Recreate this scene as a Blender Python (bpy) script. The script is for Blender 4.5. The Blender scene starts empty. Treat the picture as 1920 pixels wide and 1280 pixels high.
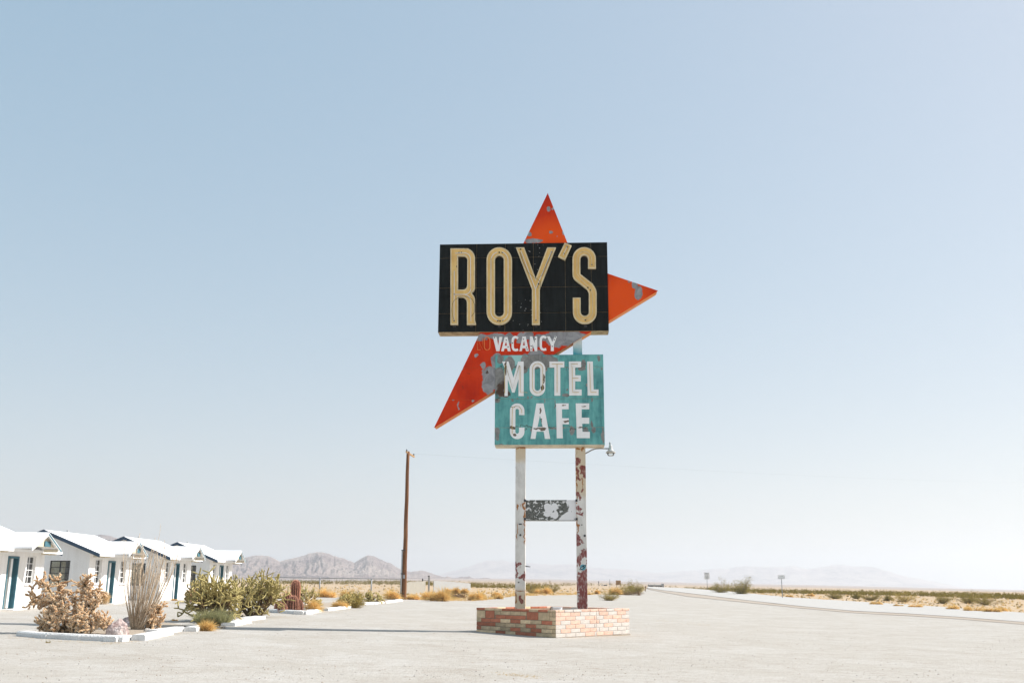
import bpy, math, random
from mathutils import Vector, Matrix, noise
from mathutils.geometry import tessellate_polygon

# ------------------------------------------------------------------ camera, sky, sun, exposure
SC = bpy.context.scene
COL = SC.collection
R = math.radians
FPX = 1850.0                       # focal length in pixels of the 1920 wide photograph
PITCH = math.atan((1094 - 640) / FPX)
ROLL = R(0.23)
EYE = Vector((0, 0, 1.7))
FWD = Vector((0, math.cos(PITCH), math.sin(PITCH)))
_UP0 = Vector((0, -math.sin(PITCH), math.cos(PITCH)))
RGT = Vector((1, 0, 0)) * math.cos(ROLL) + _UP0 * math.sin(ROLL)
UPV = _UP0 * math.cos(ROLL) - Vector((1, 0, 0)) * math.sin(ROLL)
cam_d = bpy.data.cameras.new('camera')
cam = bpy.data.objects.new('camera', cam_d)
COL.objects.link(cam)
cam_d.sensor_width = 36
cam_d.lens = FPX / 1920 * 36
cam_d.clip_start = 0.1
cam_d.clip_end = 40000
_m = Matrix((RGT, UPV, -FWD)).transposed().to_4x4()
_m.translation = EYE
cam.matrix_world = _m
SC.camera = cam

SUN_EL, SUN_AZ = R(43), R(10)     # sun from the right, ten degrees behind the sign's plane
SUN_DIR = Vector((math.cos(SUN_AZ) * math.cos(SUN_EL), math.sin(SUN_AZ) * math.cos(SUN_EL), math.sin(SUN_EL)))
world = bpy.data.worlds.new('World')
SC.world = world
world.use_nodes = True
nt = world.node_tree
nt.nodes.clear()
sky = nt.nodes.new('ShaderNodeTexSky')
sky.sky_type = 'NISHITA'
sky.sun_disc = False
sky.sun_elevation = SUN_EL
sky.sun_rotation = R(90) - SUN_AZ
sky.air_density = 1.0
sky.dust_density = 1.8
sky.ozone_density = 1.0
sky.altitude = 200
bg = nt.nodes.new('ShaderNodeBackground')
bg.inputs['Strength'].default_value = 0.15
wo = nt.nodes.new('ShaderNodeOutputWorld')
hs = nt.nodes.new('ShaderNodeHueSaturation')
hs.inputs['Saturation'].default_value = 1.42
nt.links.new(sky.outputs[0], hs.inputs['Color'])
gm = nt.nodes.new('ShaderNodeGamma')
gm.inputs['Gamma'].default_value = 0.31
nt.links.new(hs.outputs[0], gm.inputs['Color'])
nt.links.new(gm.outputs[0], bg.inputs['Color'])
nt.links.new(bg.outputs[0], wo.inputs['Surface'])
sun_d = bpy.data.lights.new('sun', 'SUN')
sun_d.energy = 2.3
sun_d.angle = R(0.53)
sun_d.color = (1.0, 0.955, 0.90)
sun = bpy.data.objects.new('sun', sun_d)
COL.objects.link(sun)
sun.rotation_euler = SUN_DIR.to_track_quat('Z', 'Y').to_euler()
SC.view_settings.view_transform = 'Standard'
SC.view_settings.look = 'None'
SC.view_settings.gamma = 1.0
SC.view_settings.use_curve_mapping = False
SC.view_settings.exposure = 1.62
SC.render.engine = 'CYCLES'
SC.cycles.use_denoising = True
SC.cycles.max_bounces = 8
SC.cycles.volume_bounces = 1
SC.cycles.transparent_max_bounces = 16

# ------------------------------------------------------------------ measuring helpers
def lerp(a, b, t): return a + (b - a) * t
def sstep(a, b, x):
    t = max(0.0, min(1.0, (x - a) / (b - a)))
    return t * t * (3 - 2 * t)
def interp(x, pts):
    if x <= pts[0][0]: return pts[0][1]
    for (x0, y0), (x1, y1) in zip(pts, pts[1:]):
        if x <= x1: return lerp(y0, y1, (x - x0) / (x1 - x0))
    return pts[-1][1]
def ray(px, py):                    # direction in which a point of the photograph is seen
    return (FWD * FPX + RGT * (px - 960) - UPV * (py - 640)).normalized()
def project(p):
    v = Vector(p) - EYE
    d = v.dot(FWD)
    return 960 + FPX * v.dot(RGT) / d, 640 - FPX * v.dot(UPV) / d
def bear(px):                       # tangent of the bearing of a column of the photograph (at the horizon)
    r = ray(px, 1094)
    return r.x / r.y
_FAR = [(0, 1083.5), (600, 1084.5), (700, 1083), (900, 1083), (1050, 1085), (1200, 1089), (1560, 1096), (1920, 1104)]
_FARE = [(bear(p), (1094 + .004 * (p - 960) - y) / 1905.0) for p, y in _FAR]
def H(x, y):                        # height of the land
    r = math.hypot(x, y)
    zn = -0.02 * 40 * math.tanh(x / 40) + 0.004 * max(y, 0) - 0.004 * min(0, y + 5)
    t = sstep(60, 700, r)
    if t <= 0: return zn
    b = x / y if y > 1e-3 else (9 if x > 0 else -9)
    return lerp(zn, interp(b, _FARE) * r, t)
def at(px, py):                     # where that line of sight meets the land
    d = ray(px, py)
    t0, t = 2.0, 2.0
    while t < 9000:
        p = EYE + d * t
        if p.z < H(p.x, p.y): break
        t0, t = t, t * 1.02
    for _ in range(40):
        m = (t0 + t) / 2
        p = EYE + d * m
        if p.z < H(p.x, p.y): t = m
        else: t0 = m
    p = EYE + d * t
    return Vector((p.x, p.y, H(p.x, p.y)))

# ------------------------------------------------------------------ mesh and object helpers
class MB:
    """collects shapes and links them as ONE mesh object"""
    def __init__(s): s.v, s.f, s.mi, s.uv = [], [], [], None
    def add(s, vs, fs, mi=0):
        o = len(s.v)
        s.v.extend([tuple(v) for v in vs])
        for f in fs:
            s.f.append(tuple(i + o for i in f)); s.mi.append(mi)
        return s
    def box(s, x0, x1, y0, y1, z0, z1, mi=0):
        return s.add([(x0, y0, z0), (x1, y0, z0), (x1, y1, z0), (x0, y1, z0), (x0, y0, z1), (x1, y0, z1), (x1, y1, z1), (x0, y1, z1)],
                     [(0, 3, 2, 1), (4, 5, 6, 7), (0, 1, 5, 4), (1, 2, 6, 5), (2, 3, 7, 6), (3, 0, 4, 7)], mi)
    def bevbox(s, x0, x1, y0, y1, z0, z1, b=0.01, mi=0):   # box with its edges cut off
        import itertools
        P = {}
        vs, fs = [], []
        X, Y, Z = (x0, x1), (y0, y1), (z0, z1)
        sg = (1, -1)
        for i, j, k in itertools.product((0, 1), repeat=3):
            for ax in range(3):
                c = [X[i] + sg[i] * b, Y[j] + sg[j] * b, Z[k] + sg[k] * b]
                c[ax] = (X[i], Y[j], Z[k])[ax]
                P[(i, j, k, ax)] = len(vs); vs.append(tuple(c))
        def quad(a): fs.append(tuple(a))
        for e in (0, 1):
            q = [P[(e, 0, 0, 0)], P[(e, 1, 0, 0)], P[(e, 1, 1, 0)], P[(e, 0, 1, 0)]]; quad(q if e else q[::-1])
            q = [P[(0, e, 0, 1)], P[(0, e, 1, 1)], P[(1, e, 1, 1)], P[(1, e, 0, 1)]]; quad(q if e else q[::-1])
            q = [P[(0, 0, e, 2)], P[(1, 0, e, 2)], P[(1, 1, e, 2)], P[(0, 1, e, 2)]]; quad(q if e else q[::-1])
        for a in (0, 1):
            for c in (0, 1):
                quad([P[(0, a, c, 1)], P[(1, a, c, 1)], P[(1, a, c, 2)], P[(0, a, c, 2)]])
                quad([P[(a, 0, c, 0)], P[(a, 1, c, 0)], P[(a, 1, c, 2)], P[(a, 0, c, 2)]])
                quad([P[(a, c, 0, 0)], P[(a, c, 1, 0)], P[(a, c, 1, 1)], P[(a, c, 0, 1)]])
        for i, j, k in itertools.product((0, 1), repeat=3):
            fs.append((P[(i, j, k, 0)], P[(i, j, k, 1)], P[(i, j, k, 2)]))
        return s.add(vs, fs, mi)
    def tube(s, pts, r, n=6, cap=True, mi=0):
        pts = [Vector(p) for p in pts]
        rs = r if isinstance(r, (list, tuple)) else [r] * len(pts)
        vs, fs = [], []
        t0 = (pts[1] - pts[0]).normalized()
        ref = Vector((0, 0, 1)) if abs(t0.z) < .9 else Vector((1, 0, 0))
        for i, p in enumerate(pts):
            t = (pts[min(i + 1, len(pts) - 1)] - pts[max(i - 1, 0)])
            t = t.normalized() if t.length > 1e-9 else t0
            a = t.cross(ref)
            if a.length < 1e-5: a = t.orthogonal()
            a.normalize(); b = t.cross(a)
            for k in range(n):
                w = 2 * math.pi * k / n
                vs.append(p + (a * math.cos(w) + b * math.sin(w)) * rs[i])
        for i in range(len(pts) - 1):
            for k in range(n):
                k2 = (k + 1) % n
                fs.append((i * n + k, i * n + k2, (i + 1) * n + k2, (i + 1) * n + k))
        if cap:
            fs.append(tuple(range(n))[::-1]); fs.append(tuple((len(pts) - 1) * n + k for k in range(n)))
        return s.add(vs, fs, mi)
    def lathe(s, prof, n=16, c=(0, 0, 0), mi=0):            # profile of (radius, height)
        vs, fs = [], []
        for r, z in prof:
            for k in range(n):
                w = 2 * math.pi * k / n
                vs.append((c[0] + r * math.cos(w), c[1] + r * math.sin(w), c[2] + z))
        for i in range(len(prof) - 1):
            for k in range(n):
                k2 = (k + 1) % n
                fs.append((i * n + k, i * n + k2, (i + 1) * n + k2, (i + 1) * n + k))
        fs.append(tuple(range(n))[::-1]); fs.append(tuple((len(prof) - 1) * n + k for k in range(n)))
        return s.add(vs, fs, mi)
    def prism(s, outer, holes, v0, v1, mi=0):               # polygon in (u, w), thick from v0 (front) to v1
        loops = [list(outer)] + [list(h) for h in holes]
        tri = tessellate_polygon([[Vector((u, w, 0)) for u, w in l] for l in loops])
        flat = [p for l in loops for p in l]
        n = len(flat)
        vs = [(u, v0, w) for u, w in flat] + [(u, v1, w) for u, w in flat]
        fs = []
        for t in tri:
            a, b, c = [flat[i] for i in t]
            if abs((b[0] - a[0]) * (c[1] - a[1]) - (b[1] - a[1]) * (c[0] - a[0])) < 1e-12: continue
            fs.append(tuple(t)); fs.append(tuple(i + n for i in t[::-1]))
        o = 0
        for l in loops:
            m = len(l)
            for i in range(m):
                j = (i + 1) % m
                fs.append((o + i, o + j, o + j + n, o + i + n))
            o += m
        return s.add(vs, fs, mi)
    def build(s, name, mats, parent=None, smooth=False, loc=None, rot=None):
        me = bpy.data.meshes.new(name)
        me.from_pydata(s.v, [], s.f)
        if not isinstance(mats, (list, tuple)): mats = [mats]
        for m in mats: me.materials.append(m)
        if len(mats) > 1: me.polygons.foreach_set('material_index', s.mi)
        if smooth: me.polygons.foreach_set('use_smooth', [True] * len(me.polygons))
        me.update()
        o = bpy.data.objects.new(name, me)
        COL.objects.link(o)
        if parent: o.parent = parent
        if loc is not None: o.location = loc
        if rot is not None: o.rotation_euler = rot
        return o

def tag(o, label=None, cat=None, group=None, kind=None):
    if label: o['label'] = label
    if cat: o['category'] = cat
    if group: o['group'] = group
    if kind: o['kind'] = kind
    return o
def thing(name, label, cat, loc=(0, 0, 0), rz=0, group=None):
    o = bpy.data.objects.new(name, None)
    COL.objects.link(o)
    o.location = loc; o.rotation_euler = (0, 0, rz)
    o.empty_display_size = .2
    return tag(o, label, cat, group)
def copy_tree(o, parent=None):
    c = o.copy(); COL.objects.link(c)
    c.parent = parent
    for ch in list(o.children): copy_tree(ch, c)
    return c
def fix(o):                          # outward normals
    import bmesh
    bm = bmesh.new(); bm.from_mesh(o.data)
    bmesh.ops.recalc_face_normals(bm, faces=bm.faces)
    bm.to_mesh(o.data); bm.free()
    return o

# ------------------------------------------------------------------ materials
def newmat(name):
    m = bpy.data.materials.new(name); m.use_nodes = True
    t = m.node_tree
    b = t.nodes['Principled BSDF']
    b.inputs['Specular IOR Level'].default_value = 0.3
    return m, t, b
def N(t, typ, **kw):
    n = t.nodes.new(typ)
    for k, v in kw.items():
        if k.startswith('i_'):
            key = k[2:].replace('_', ' ')
            key = int(key) if key.isdigit() else key
            sock = n.inputs[key]
            if hasattr(v, 'is_linked'): t.links.new(v, sock)
            else: sock.default_value = v
        else: setattr(n, k, v)
    return n
def rgb(c): return (c[0], c[1], c[2], 1)
def ramp(t, fac, stops, interp_='LINEAR'):
    n = t.nodes.new('ShaderNodeValToRGB')
    n.color_ramp.interpolation = interp_
    e = n.color_ramp.elements
    while len(e) < len(stops): e.new(0.5)
    for el, (p, c) in zip(e, stops):
        el.position = p; el.color = rgb(c) if isinstance(c, (tuple, list)) else (c, c, c, 1)
    t.links.new(fac, n.inputs[0])
    return n.outputs[0]
def mixc(t, fac, a, b):
    n = t.nodes.new('ShaderNodeMix'); n.data_type = 'RGBA'
    for sock, v in ((n.inputs[0], fac), (n.inputs[6], a), (n.inputs[7], b)):
        if hasattr(v, 'is_linked'): t.links.new(v, sock)
        elif isinstance(v, (tuple, list)): sock.default_value = rgb(v)
        else: sock.default_value = v
    return n.outputs[2]
def math_(t, op, a, b=None, clamp=False):
    n = t.nodes.new('ShaderNodeMath'); n.operation = op; n.use_clamp = clamp
    for i, v in enumerate((a, b)):
        if v is None: continue
        if hasattr(v, 'is_linked'): t.links.new(v, n.inputs[i])
        else: n.inputs[i].default_value = v
    return n.outputs[0]
def coords(t, kind='Object', scale=(1, 1, 1)):
    tc = t.nodes.new('ShaderNodeTexCoord')
    mp = t.nodes.new('ShaderNodeMapping')
    mp.inputs['Scale'].default_value = scale
    t.links.new(tc.outputs[kind], mp.inputs['Vector'])
    return mp.outputs[0]
def noise_(t, vec, scale, detail=4, rough=0.55, dist=0.0):
    n = N(t, 'ShaderNodeTexNoise')
    n.inputs['Scale'].default_value = scale; n.inputs['Detail'].default_value = detail
    n.inputs['Roughness'].default_value = rough; n.inputs['Distortion'].default_value = dist
    t.links.new(vec, n.inputs['Vector'])
    return n.outputs['Fac']
def bump(t, b, height, strength=0.3, dist=0.02):
    n = N(t, 'ShaderNodeBump')
    n.inputs['Strength'].default_value = strength; n.inputs['Distance'].default_value = dist
    t.links.new(height, n.inputs['Height']); t.links.new(n.outputs[0], b.inputs['Normal'])
def plain(name, c, rough=0.7, var=0.12, scale=6.0, metal=0.0, bmp=0.15, c2=None, rnd=0.0, spec=0.3, bd=0.01):
    m, t, b = newmat(name)
    v = coords(t)
    f = noise_(t, v, scale, 6, 0.6)
    f2 = noise_(t, v, scale * 7, 3, 0.6)
    g = math_(t, 'ADD', math_(t, 'MULTIPLY', f, 0.65), math_(t, 'MULTIPLY', f2, 0.35))
    lo = tuple(x * (1 - var) for x in c)
    hi = c2 if c2 else tuple(min(1, x * (1 + var)) for x in c)
    col = ramp(t, g, [(0.36, lo), (0.64, hi)])
    if rnd:
        oi = N(t, 'ShaderNodeObjectInfo')
        mr = N(t, 'ShaderNodeMapRange')
        t.links.new(oi.outputs['Random'], mr.inputs[0])
        mr.inputs[3].default_value = 1 - rnd; mr.inputs[4].default_value = 1 + rnd
        h = N(t, 'ShaderNodeHueSaturation')
        t.links.new(col, h.inputs['Color']); t.links.new(mr.outputs[0], h.inputs['Value'])
        col = h.outputs[0]
    t.links.new(col, b.inputs['Base Color'])
    b.inputs['Roughness'].default_value = rough
    b.inputs['Metallic'].default_value = metal
    b.inputs['Specular IOR Level'].default_value = spec
    if bmp: bump(t, b, f2, bmp, bd)
    return m

def patches(t, vec, ells, amp=0.12, scale=5.0, soft=0.06):
    """1 inside any of the ellipses (u, w, half width, half height, turn), ragged by noise"""
    nz = N(t, 'ShaderNodeTexNoise'); nz.inputs['Scale'].default_value = scale; nz.inputs['Detail'].default_value = 5
    t.links.new(vec, nz.inputs['Vector'])
    s1 = N(t, 'ShaderNodeVectorMath', operation='SUBTRACT'); t.links.new(nz.outputs['Color'], s1.inputs[0]); s1.inputs[1].default_value = (.5, .5, .5)
    s2 = N(t, 'ShaderNodeVectorMath', operation='SCALE'); t.links.new(s1.outputs[0], s2.inputs[0]); s2.inputs['Scale'].default_value = amp
    s3 = N(t, 'ShaderNodeVectorMath', operation='ADD'); t.links.new(vec, s3.inputs[0]); t.links.new(s2.outputs[0], s3.inputs[1])
    best = None
    for e in ells:
        u, w, ru, rw = e[:4]
        a = e[4] if len(e) > 4 else 0
        mp = N(t, 'ShaderNodeMapping', vector_type='TEXTURE')
        mp.inputs['Location'].default_value = (u, 0, w)
        mp.inputs['Rotation'].default_value = (0, R(a), 0)
        mp.inputs['Scale'].default_value = (ru, 1e6, rw)
        t.links.new(s3.outputs[0], mp.inputs['Vector'])
        ln = N(t, 'ShaderNodeVectorMath', operation='LENGTH'); t.links.new(mp.outputs[0], ln.inputs[0])
        best = ln.outputs['Value'] if best is None else math_(t, 'MINIMUM', best, ln.outputs['Value'])
    mr = N(t, 'ShaderNodeMapRange'); mr.interpolation_type = 'SMOOTHSTEP'
    t.links.new(best, mr.inputs[0])
    mr.inputs[1].default_value = 1 - soft; mr.inputs[2].default_value = 1 + soft
    mr.inputs[3].default_value = 1; mr.inputs[4].default_value = 0
    return mr.outputs[0]

M = {}
def stucco():
    m, t, b = newmat('white_stucco')
    tc = N(t, 'ShaderNodeTexCoord').outputs['Object']
    st = noise_(t, coords(t, 'Object', (3, 3, .35)), 1.4, 7, .7)
    bl = noise_(t, tc, 1.1, 6, .65)
    c = ramp(t, math_(t, 'ADD', math_(t, 'MULTIPLY', st, .6), math_(t, 'MULTIPLY', bl, .4)), [(.38, (.74, .72, .69)), (.56, (.83, .815, .795))])
    sp = N(t, 'ShaderNodeSeparateXYZ'); t.links.new(tc, sp.inputs[0])
    z = math_(t, 'ADD', sp.outputs['Z'], math_(t, 'MULTIPLY', noise_(t, tc, 2.5, 6, .7), .5))
    mr = N(t, 'ShaderNodeMapRange'); t.links.new(z, mr.inputs[0]); mr.inputs[1].default_value = .22; mr.inputs[2].default_value = .55; mr.inputs[3].default_value = .55; mr.inputs[4].default_value = 0
    t.links.new(mixc(t, mr.outputs[0], c, (.55, .48, .40)), b.inputs['Base Color']); b.inputs['Roughness'].default_value = .9
    bump(t, b, noise_(t, tc, 18, 4, .7), .35, .01)
    return m
M['white_wall'] = stucco()
M['white_paint'] = plain('white_paint', (.80, .80, .79), .6, .05, 5, bmp=.1)
M['roof_white'] = plain('white_roof', (.86, .86, .86), .7, .03, 1.5, bmp=.2)
M['teal'] = plain('teal_trim', (.055, .15, .19), .6, .15, 4, bmp=.1)
M['navy'] = plain('blue_fascia', (.05, .085, .13), .6, .15, 4, bmp=.1)
M['soffit'] = plain('cream_soffit', (.62, .55, .42), .8, .12, 5, bmp=.1)
M['door_grey'] = plain('grey_door', (.27, .28, .26), .6, .1, 4)
M['curtain'] = plain('tan_curtain', (.70, .54, .31), .9, .3, 3, bmp=.3, c2=(.85, .78, .64))
M['pale_curtain'] = plain('pale_curtain', (.82, .82, .80), .9, .2, 6)
M['dark'] = plain('dark_interior', (.10, .09, .08), .9, .1, 3)
M['dark_metal'] = plain('dark_metal', (.05, .05, .055), .55, .2, 9, metal=.2)
M['grey_metal'] = plain('galvanised_metal', (.32, .33, .34), .5, .15, 9, metal=.5)
M['white_metal'] = plain('white_metal', (.44, .45, .45), .5, .06, 3, bmp=.1)
M['beige_metal'] = plain('beige_metal', (.40, .385, .34), .7, .1, 2, bmp=.1)
M['wood'] = None
M['kerb'] = plain('whitewashed_concrete', (.74, .73, .71), .9, .10, 3, bmp=.9, bd=.05)
M['rock'] = plain('red_brown_rock', (.24, .10, .085), .9, .4, 1.6, bmp=1, bd=.05, c2=(.74, .64, .60))
M['palerock'] = plain('pale_rock', (.55, .50, .45), .9, .2, 5, bmp=1, bd=.05)
def glass():
    m = bpy.data.materials.new('window_glass'); m.use_nodes = True
    t = m.node_tree; t.nodes.clear()
    o = N(t, 'ShaderNodeOutputMaterial'); mx = N(t, 'ShaderNodeMixShader')
    tr = N(t, 'ShaderNodeBsdfTransparent'); tr.inputs[0].default_value = (.95, .97, .96, 1)
    gl = N(t, 'ShaderNodeBsdfGlossy'); gl.inputs['Roughness'].default_value = .03
    fr = N(t, 'ShaderNodeFresnel'); fr.inputs[0].default_value = 1.5
    f = math_(t, 'ADD', fr.outputs[0], .05, True)
    t.links.new(f, mx.inputs[0]); t.links.new(tr.outputs[0], mx.inputs[1]); t.links.new(gl.outputs[0], mx.inputs[2])
    t.links.new(mx.outputs[0], o.inputs[0])
    return m
M['glass'] = glass()
def woodmat():
    m, t, b = newmat('weathered_pole_wood')
    v = coords(t, 'Object', (8, 8, .35))
    f = noise_(t, v, 2.2, 6, .65)
    col = ramp(t, f, [(.3, (.055, .022, .010)), (.5, (.16, .065, .025)), (.7, (.33, .17, .075))])
    t.links.new(col, b.inputs['Base Color']); b.inputs['Roughness'].default_value = .85
    bump(t, b, f, .6, .02)
    return m
M['wood'] = woodmat()

# ------------------------------------------------------------------ the land
def groundmat(name, base, dark, pale, fleck, sc=1.0, flecks=.5):
    m, t, b = newmat(name)
    v = coords(t, 'Object')
    big = noise_(t, v, .035 * sc, 5, .6)
    mid = noise_(t, v, .45 * sc, 9, .7, .4)
    fine = noise_(t, v, 9 * sc, 5, .7)
    grit = noise_(t, v, 20 * sc, 4, .75)
    c = ramp(t, mid, [(.34, dark), (.5, base), (.68, pale)])
    c = mixc(t, math_(t, 'MULTIPLY', ramp(t, big, [(.4, 0.0), (.62, 1.0)]), .45), c, dark)
    c = mixc(t, math_(t, 'MULTIPLY', ramp(t, fine, [(.52, 0.0), (.72, 1.0)]), .35 * flecks), c, fleck)
    c = mixc(t, math_(t, 'MULTIPLY', ramp(t, grit, [(.57, 0.0), (.66, 1.0)]), flecks), c, fleck)
    g3 = noise_(t, coords(t, 'Object', (.6, 1, 1)), 3.2 * sc, 8, .75)
    c = mixc(t, math_(t, 'MULTIPLY', ramp(t, g3, [(.50, 0.0), (.66, 1.0)]), .30 * flecks), c, fleck)
    wv = N(t, 'ShaderNodeTexWave', wave_type='BANDS', bands_direction='DIAGONAL')
    wv.inputs['Scale'].default_value = .11; wv.inputs['Distortion'].default_value = 9; wv.inputs['Detail'].default_value = 3; wv.inputs['Detail Scale'].default_value = .35
    t.links.new(v, wv.inputs['Vector'])
    c = mixc(t, math_(t, 'MULTIPLY', ramp(t, wv.outputs['Fac'], [(.86, 0.0), (.97, 1.0)]), .55), c, dark)
    c = mixc(t, math_(t, 'MULTIPLY', ramp(t, g3, [(.36, 1.0), (.46, 0.0)]), .5 * flecks), c, pale)
    t.links.new(c, b.inputs['Base Color'])
    b.inputs['Roughness'].default_value = .95; b.inputs['Specular IOR Level'].default_value = .1
    hgt = math_(t, 'ADD', math_(t, 'MULTIPLY', fine, .6), math_(t, 'MULTIPLY', grit, .4))
    bump(t, b, hgt, .8, .04)
    return m
M['gravel'] = groundmat('pale_gravel', (.445, .422, .385), (.40, .372, .33), (.49, .475, .445), (.22, .16, .11), 1.0, .85)
M['sand'] = groundmat('desert_sand', (.47, .355, .235), (.41, .30, .19), (.53, .42, .30), (.26, .19, .12), .5, .3)
M['shoulder'] = groundmat('brown_shoulder_dirt', (.41, .355, .30), (.36, .30, .245), (.45, .41, .36), (.22, .17, .12), 1.0, .4)
M['bed'] = groundmat('bed_soil', (.42, .36, .29), (.36, .29, .22), (.46, .41, .35), (.20, .15, .10), 1.2, .6)
M['asphalt'] = groundmat('bleached_asphalt', (.455, .44, .415), (.44, .425, .40), (.47, .455, .43), (.40, .39, .38), 1.0, .15)

def farland():
    m = M['sand']; t = m.node_tree; b = t.nodes['Principled BSDF']
    src = b.inputs['Base Color'].links[0].from_socket
    tc = N(t, 'ShaderNodeTexCoord').outputs['Object']
    ln = N(t, 'ShaderNodeVectorMath', operation='LENGTH'); t.links.new(tc, ln.inputs[0])
    big = noise_(t, coords(t, 'Object', (.3, 1, 1)), .006, 5, .6)
    d = math_(t, 'ADD', ln.outputs['Value'], math_(t, 'MULTIPLY', big, 250.0))
    mr = N(t, 'ShaderNodeMapRange'); t.links.new(d, mr.inputs[0]); mr.inputs[1].default_value = 330; mr.inputs[2].default_value = 900
    fc = ramp(t, noise_(t, coords(t, 'Object', (.15, 1, 1)), .004, 6, .6), [(.4, (.30, .25, .225)), (.6, (.39, .34, .31))])
    t.links.new(mixc(t, mr.outputs[0], src, fc), b.inputs['Base Color'])
farland()

def land():
    mb = MB()
    rs = [0.0, .8]
    while rs[-1] < 9000: rs.append(rs[-1] * 1.06 + .25)
    ang, a = [], -180
    while a < 180:
        ang.append(a); a += .6 if -36 <= a < 36 else 6
    na = len(ang)
    vs, fs = [(0, 0, H(0, 0))], []
    for r in rs[1:]:
        for a in ang:
            x, y = r * math.sin(R(a)), r * math.cos(R(a))
            vs.append((x, y, H(x, y)))
    for k in range(na): fs.append((0, 1 + (k + 1) % na, 1 + k))
    for i in range(len(rs) - 2):
        for k in range(na):
            k2 = (k + 1) % na
            fs.append((1 + i * na + k, 1 + i * na + k2, 1 + (i + 1) * na + k2, 1 + (i + 1) * na + k))
    mb.add(vs, fs)
    o = mb.build('desert_ground', M['sand'], smooth=True)
    tag(o, kind='structure')
land()

def drape(name, poly, mat, lift=.03, step=1.0, rag=0.0, seed=0):
    """a sheet lying on the land; poly is a list of ground points; fine quads, ragged edge"""
    import bmesh
    rnd = random.Random(seed)
    P = []
    for i, p in enumerate(poly):
        q = poly[(i + 1) % len(poly)]
        d = math.hypot(q[0] - p[0], q[1] - p[1])
        dist = math.hypot((p[0] + q[0]) / 2, (p[1] + q[1]) / 2)
        n = max(1, int(d / (step * max(1, dist / 30))))
        for k in range(n):
            x, y = lerp(p[0], q[0], k / n), lerp(p[1], q[1], k / n)
            if rag:
                x += rag * noise.noise(Vector((x * .5, y * .5, seed))) + rag * .5 * noise.noise(Vector((x * 2, y * 2, seed + 5)))
                y += rag * noise.noise(Vector((x * .5, y * .5, seed + 9))) + rag * .5 * noise.noise(Vector((x * 2, y * 2, seed + 7)))
            P.append((x, y))
    bm = bmesh.new()
    tri = tessellate_polygon([[Vector((x, y, 0)) for x, y in P]])
    bv = [bm.verts.new((x, y, 0)) for x, y in P]
    for t in tri:
        try: bm.faces.new([bv[i] for i in t])
        except ValueError: pass
    xs = [p[0] for p in P]; ys = [p[1] for p in P]
    for axis, lo, hi in ((0, min(xs), max(xs)), (1, min(ys), max(ys))):
        c = lo
        while c < hi:
            c += max(1.5, abs(c) * .06) if axis else max(1.5, abs(c) * .08)
            co = (c, 0, 0) if axis == 0 else (0, c, 0)
            no = (1, 0, 0) if axis == 0 else (0, 1, 0)
            bmesh.ops.bisect_plane(bm, geom=bm.verts[:] + bm.edges[:] + bm.faces[:], plane_co=co, plane_no=no)
    for v in bm.verts:
        v.co.z = H(v.co.x, v.co.y) + lift * max(1, math.hypot(v.co.x, v.co.y) / 60)
    for f in bm.faces:
        if f.normal.z < 0: f.normal_flip()
    bmesh.ops.recalc_face_normals(bm, faces=bm.faces)
    if sum(f.normal.z for f in bm.faces) < 0:
        for f in bm.faces: f.normal_flip()
    me = bpy.data.meshes.new(name); bm.to_mesh(me); bm.free()
    me.materials.append(mat)
    o = bpy.data.objects.new(name, me); COL.objects.link(o)
    return tag(o, kind='structure')
def G(pts): return [(at(*p).x, at(*p).y) for p in pts]
lot_far = G([(540, 1118), (640, 1120), (757, 1124), (830, 1125.5), (885, 1127), (930, 1123), (960, 1118), (1010, 1116.5), (1110, 1115), (1170, 1114), (1205, 1109)])
road_lo = G([(1214, 1103.2), (1240, 1107), (1300, 1114), (1400, 1126), (1500, 1137), (1600, 1146), (1700, 1151), (1800, 1157.5), (1920, 1167)])
road_hi = G([(1214, 1100.6), (1290, 1103.6), (1385, 1111), (1480, 1120.5), (1600, 1128), (1700, 1134), (1800, 1141), (1920, 1149.5)])
sh_lo = G([(1218, 1105.5), (1250, 1111.5), (1290, 1118.5), (1400, 1130), (1500, 1140.5), (1600, 1149.5), (1700, 1154.5), (1800, 1161), (1920, 1171)])
def ext(a, b, d):
    v = (Vector(b) - Vector(a)).normalized()
    return (b[0] + v.x * d, b[1] + v.y * d)
lot = [(-60, -20), (-75, 30), (-70, 90), (-30, 96)] + lot_far + road_lo[:-1] + [road_lo[-1], ext(road_lo[-3], road_lo[-1], 30)] + [(40, -5), (30, -20)]
drape('gravel_lot', lot, M['gravel'], .02, 1.0, .35, 3)
strip = sh_lo + [ext(sh_lo[-3], sh_lo[-1], 25), ext(road_lo[-3], road_lo[-1], 25)] + road_lo[::-1]
drape('dirt_shoulder', strip, M['shoulder'], .035, .7, .25, 5)
rd = road_lo + [ext(road_lo[-3], road_lo[-1], 30), ext(road_hi[-3], road_hi[-1], 30)] + road_hi[::-1]
drape('road', rd, M['asphalt'], .05, 2.0, .05, 7)
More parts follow.
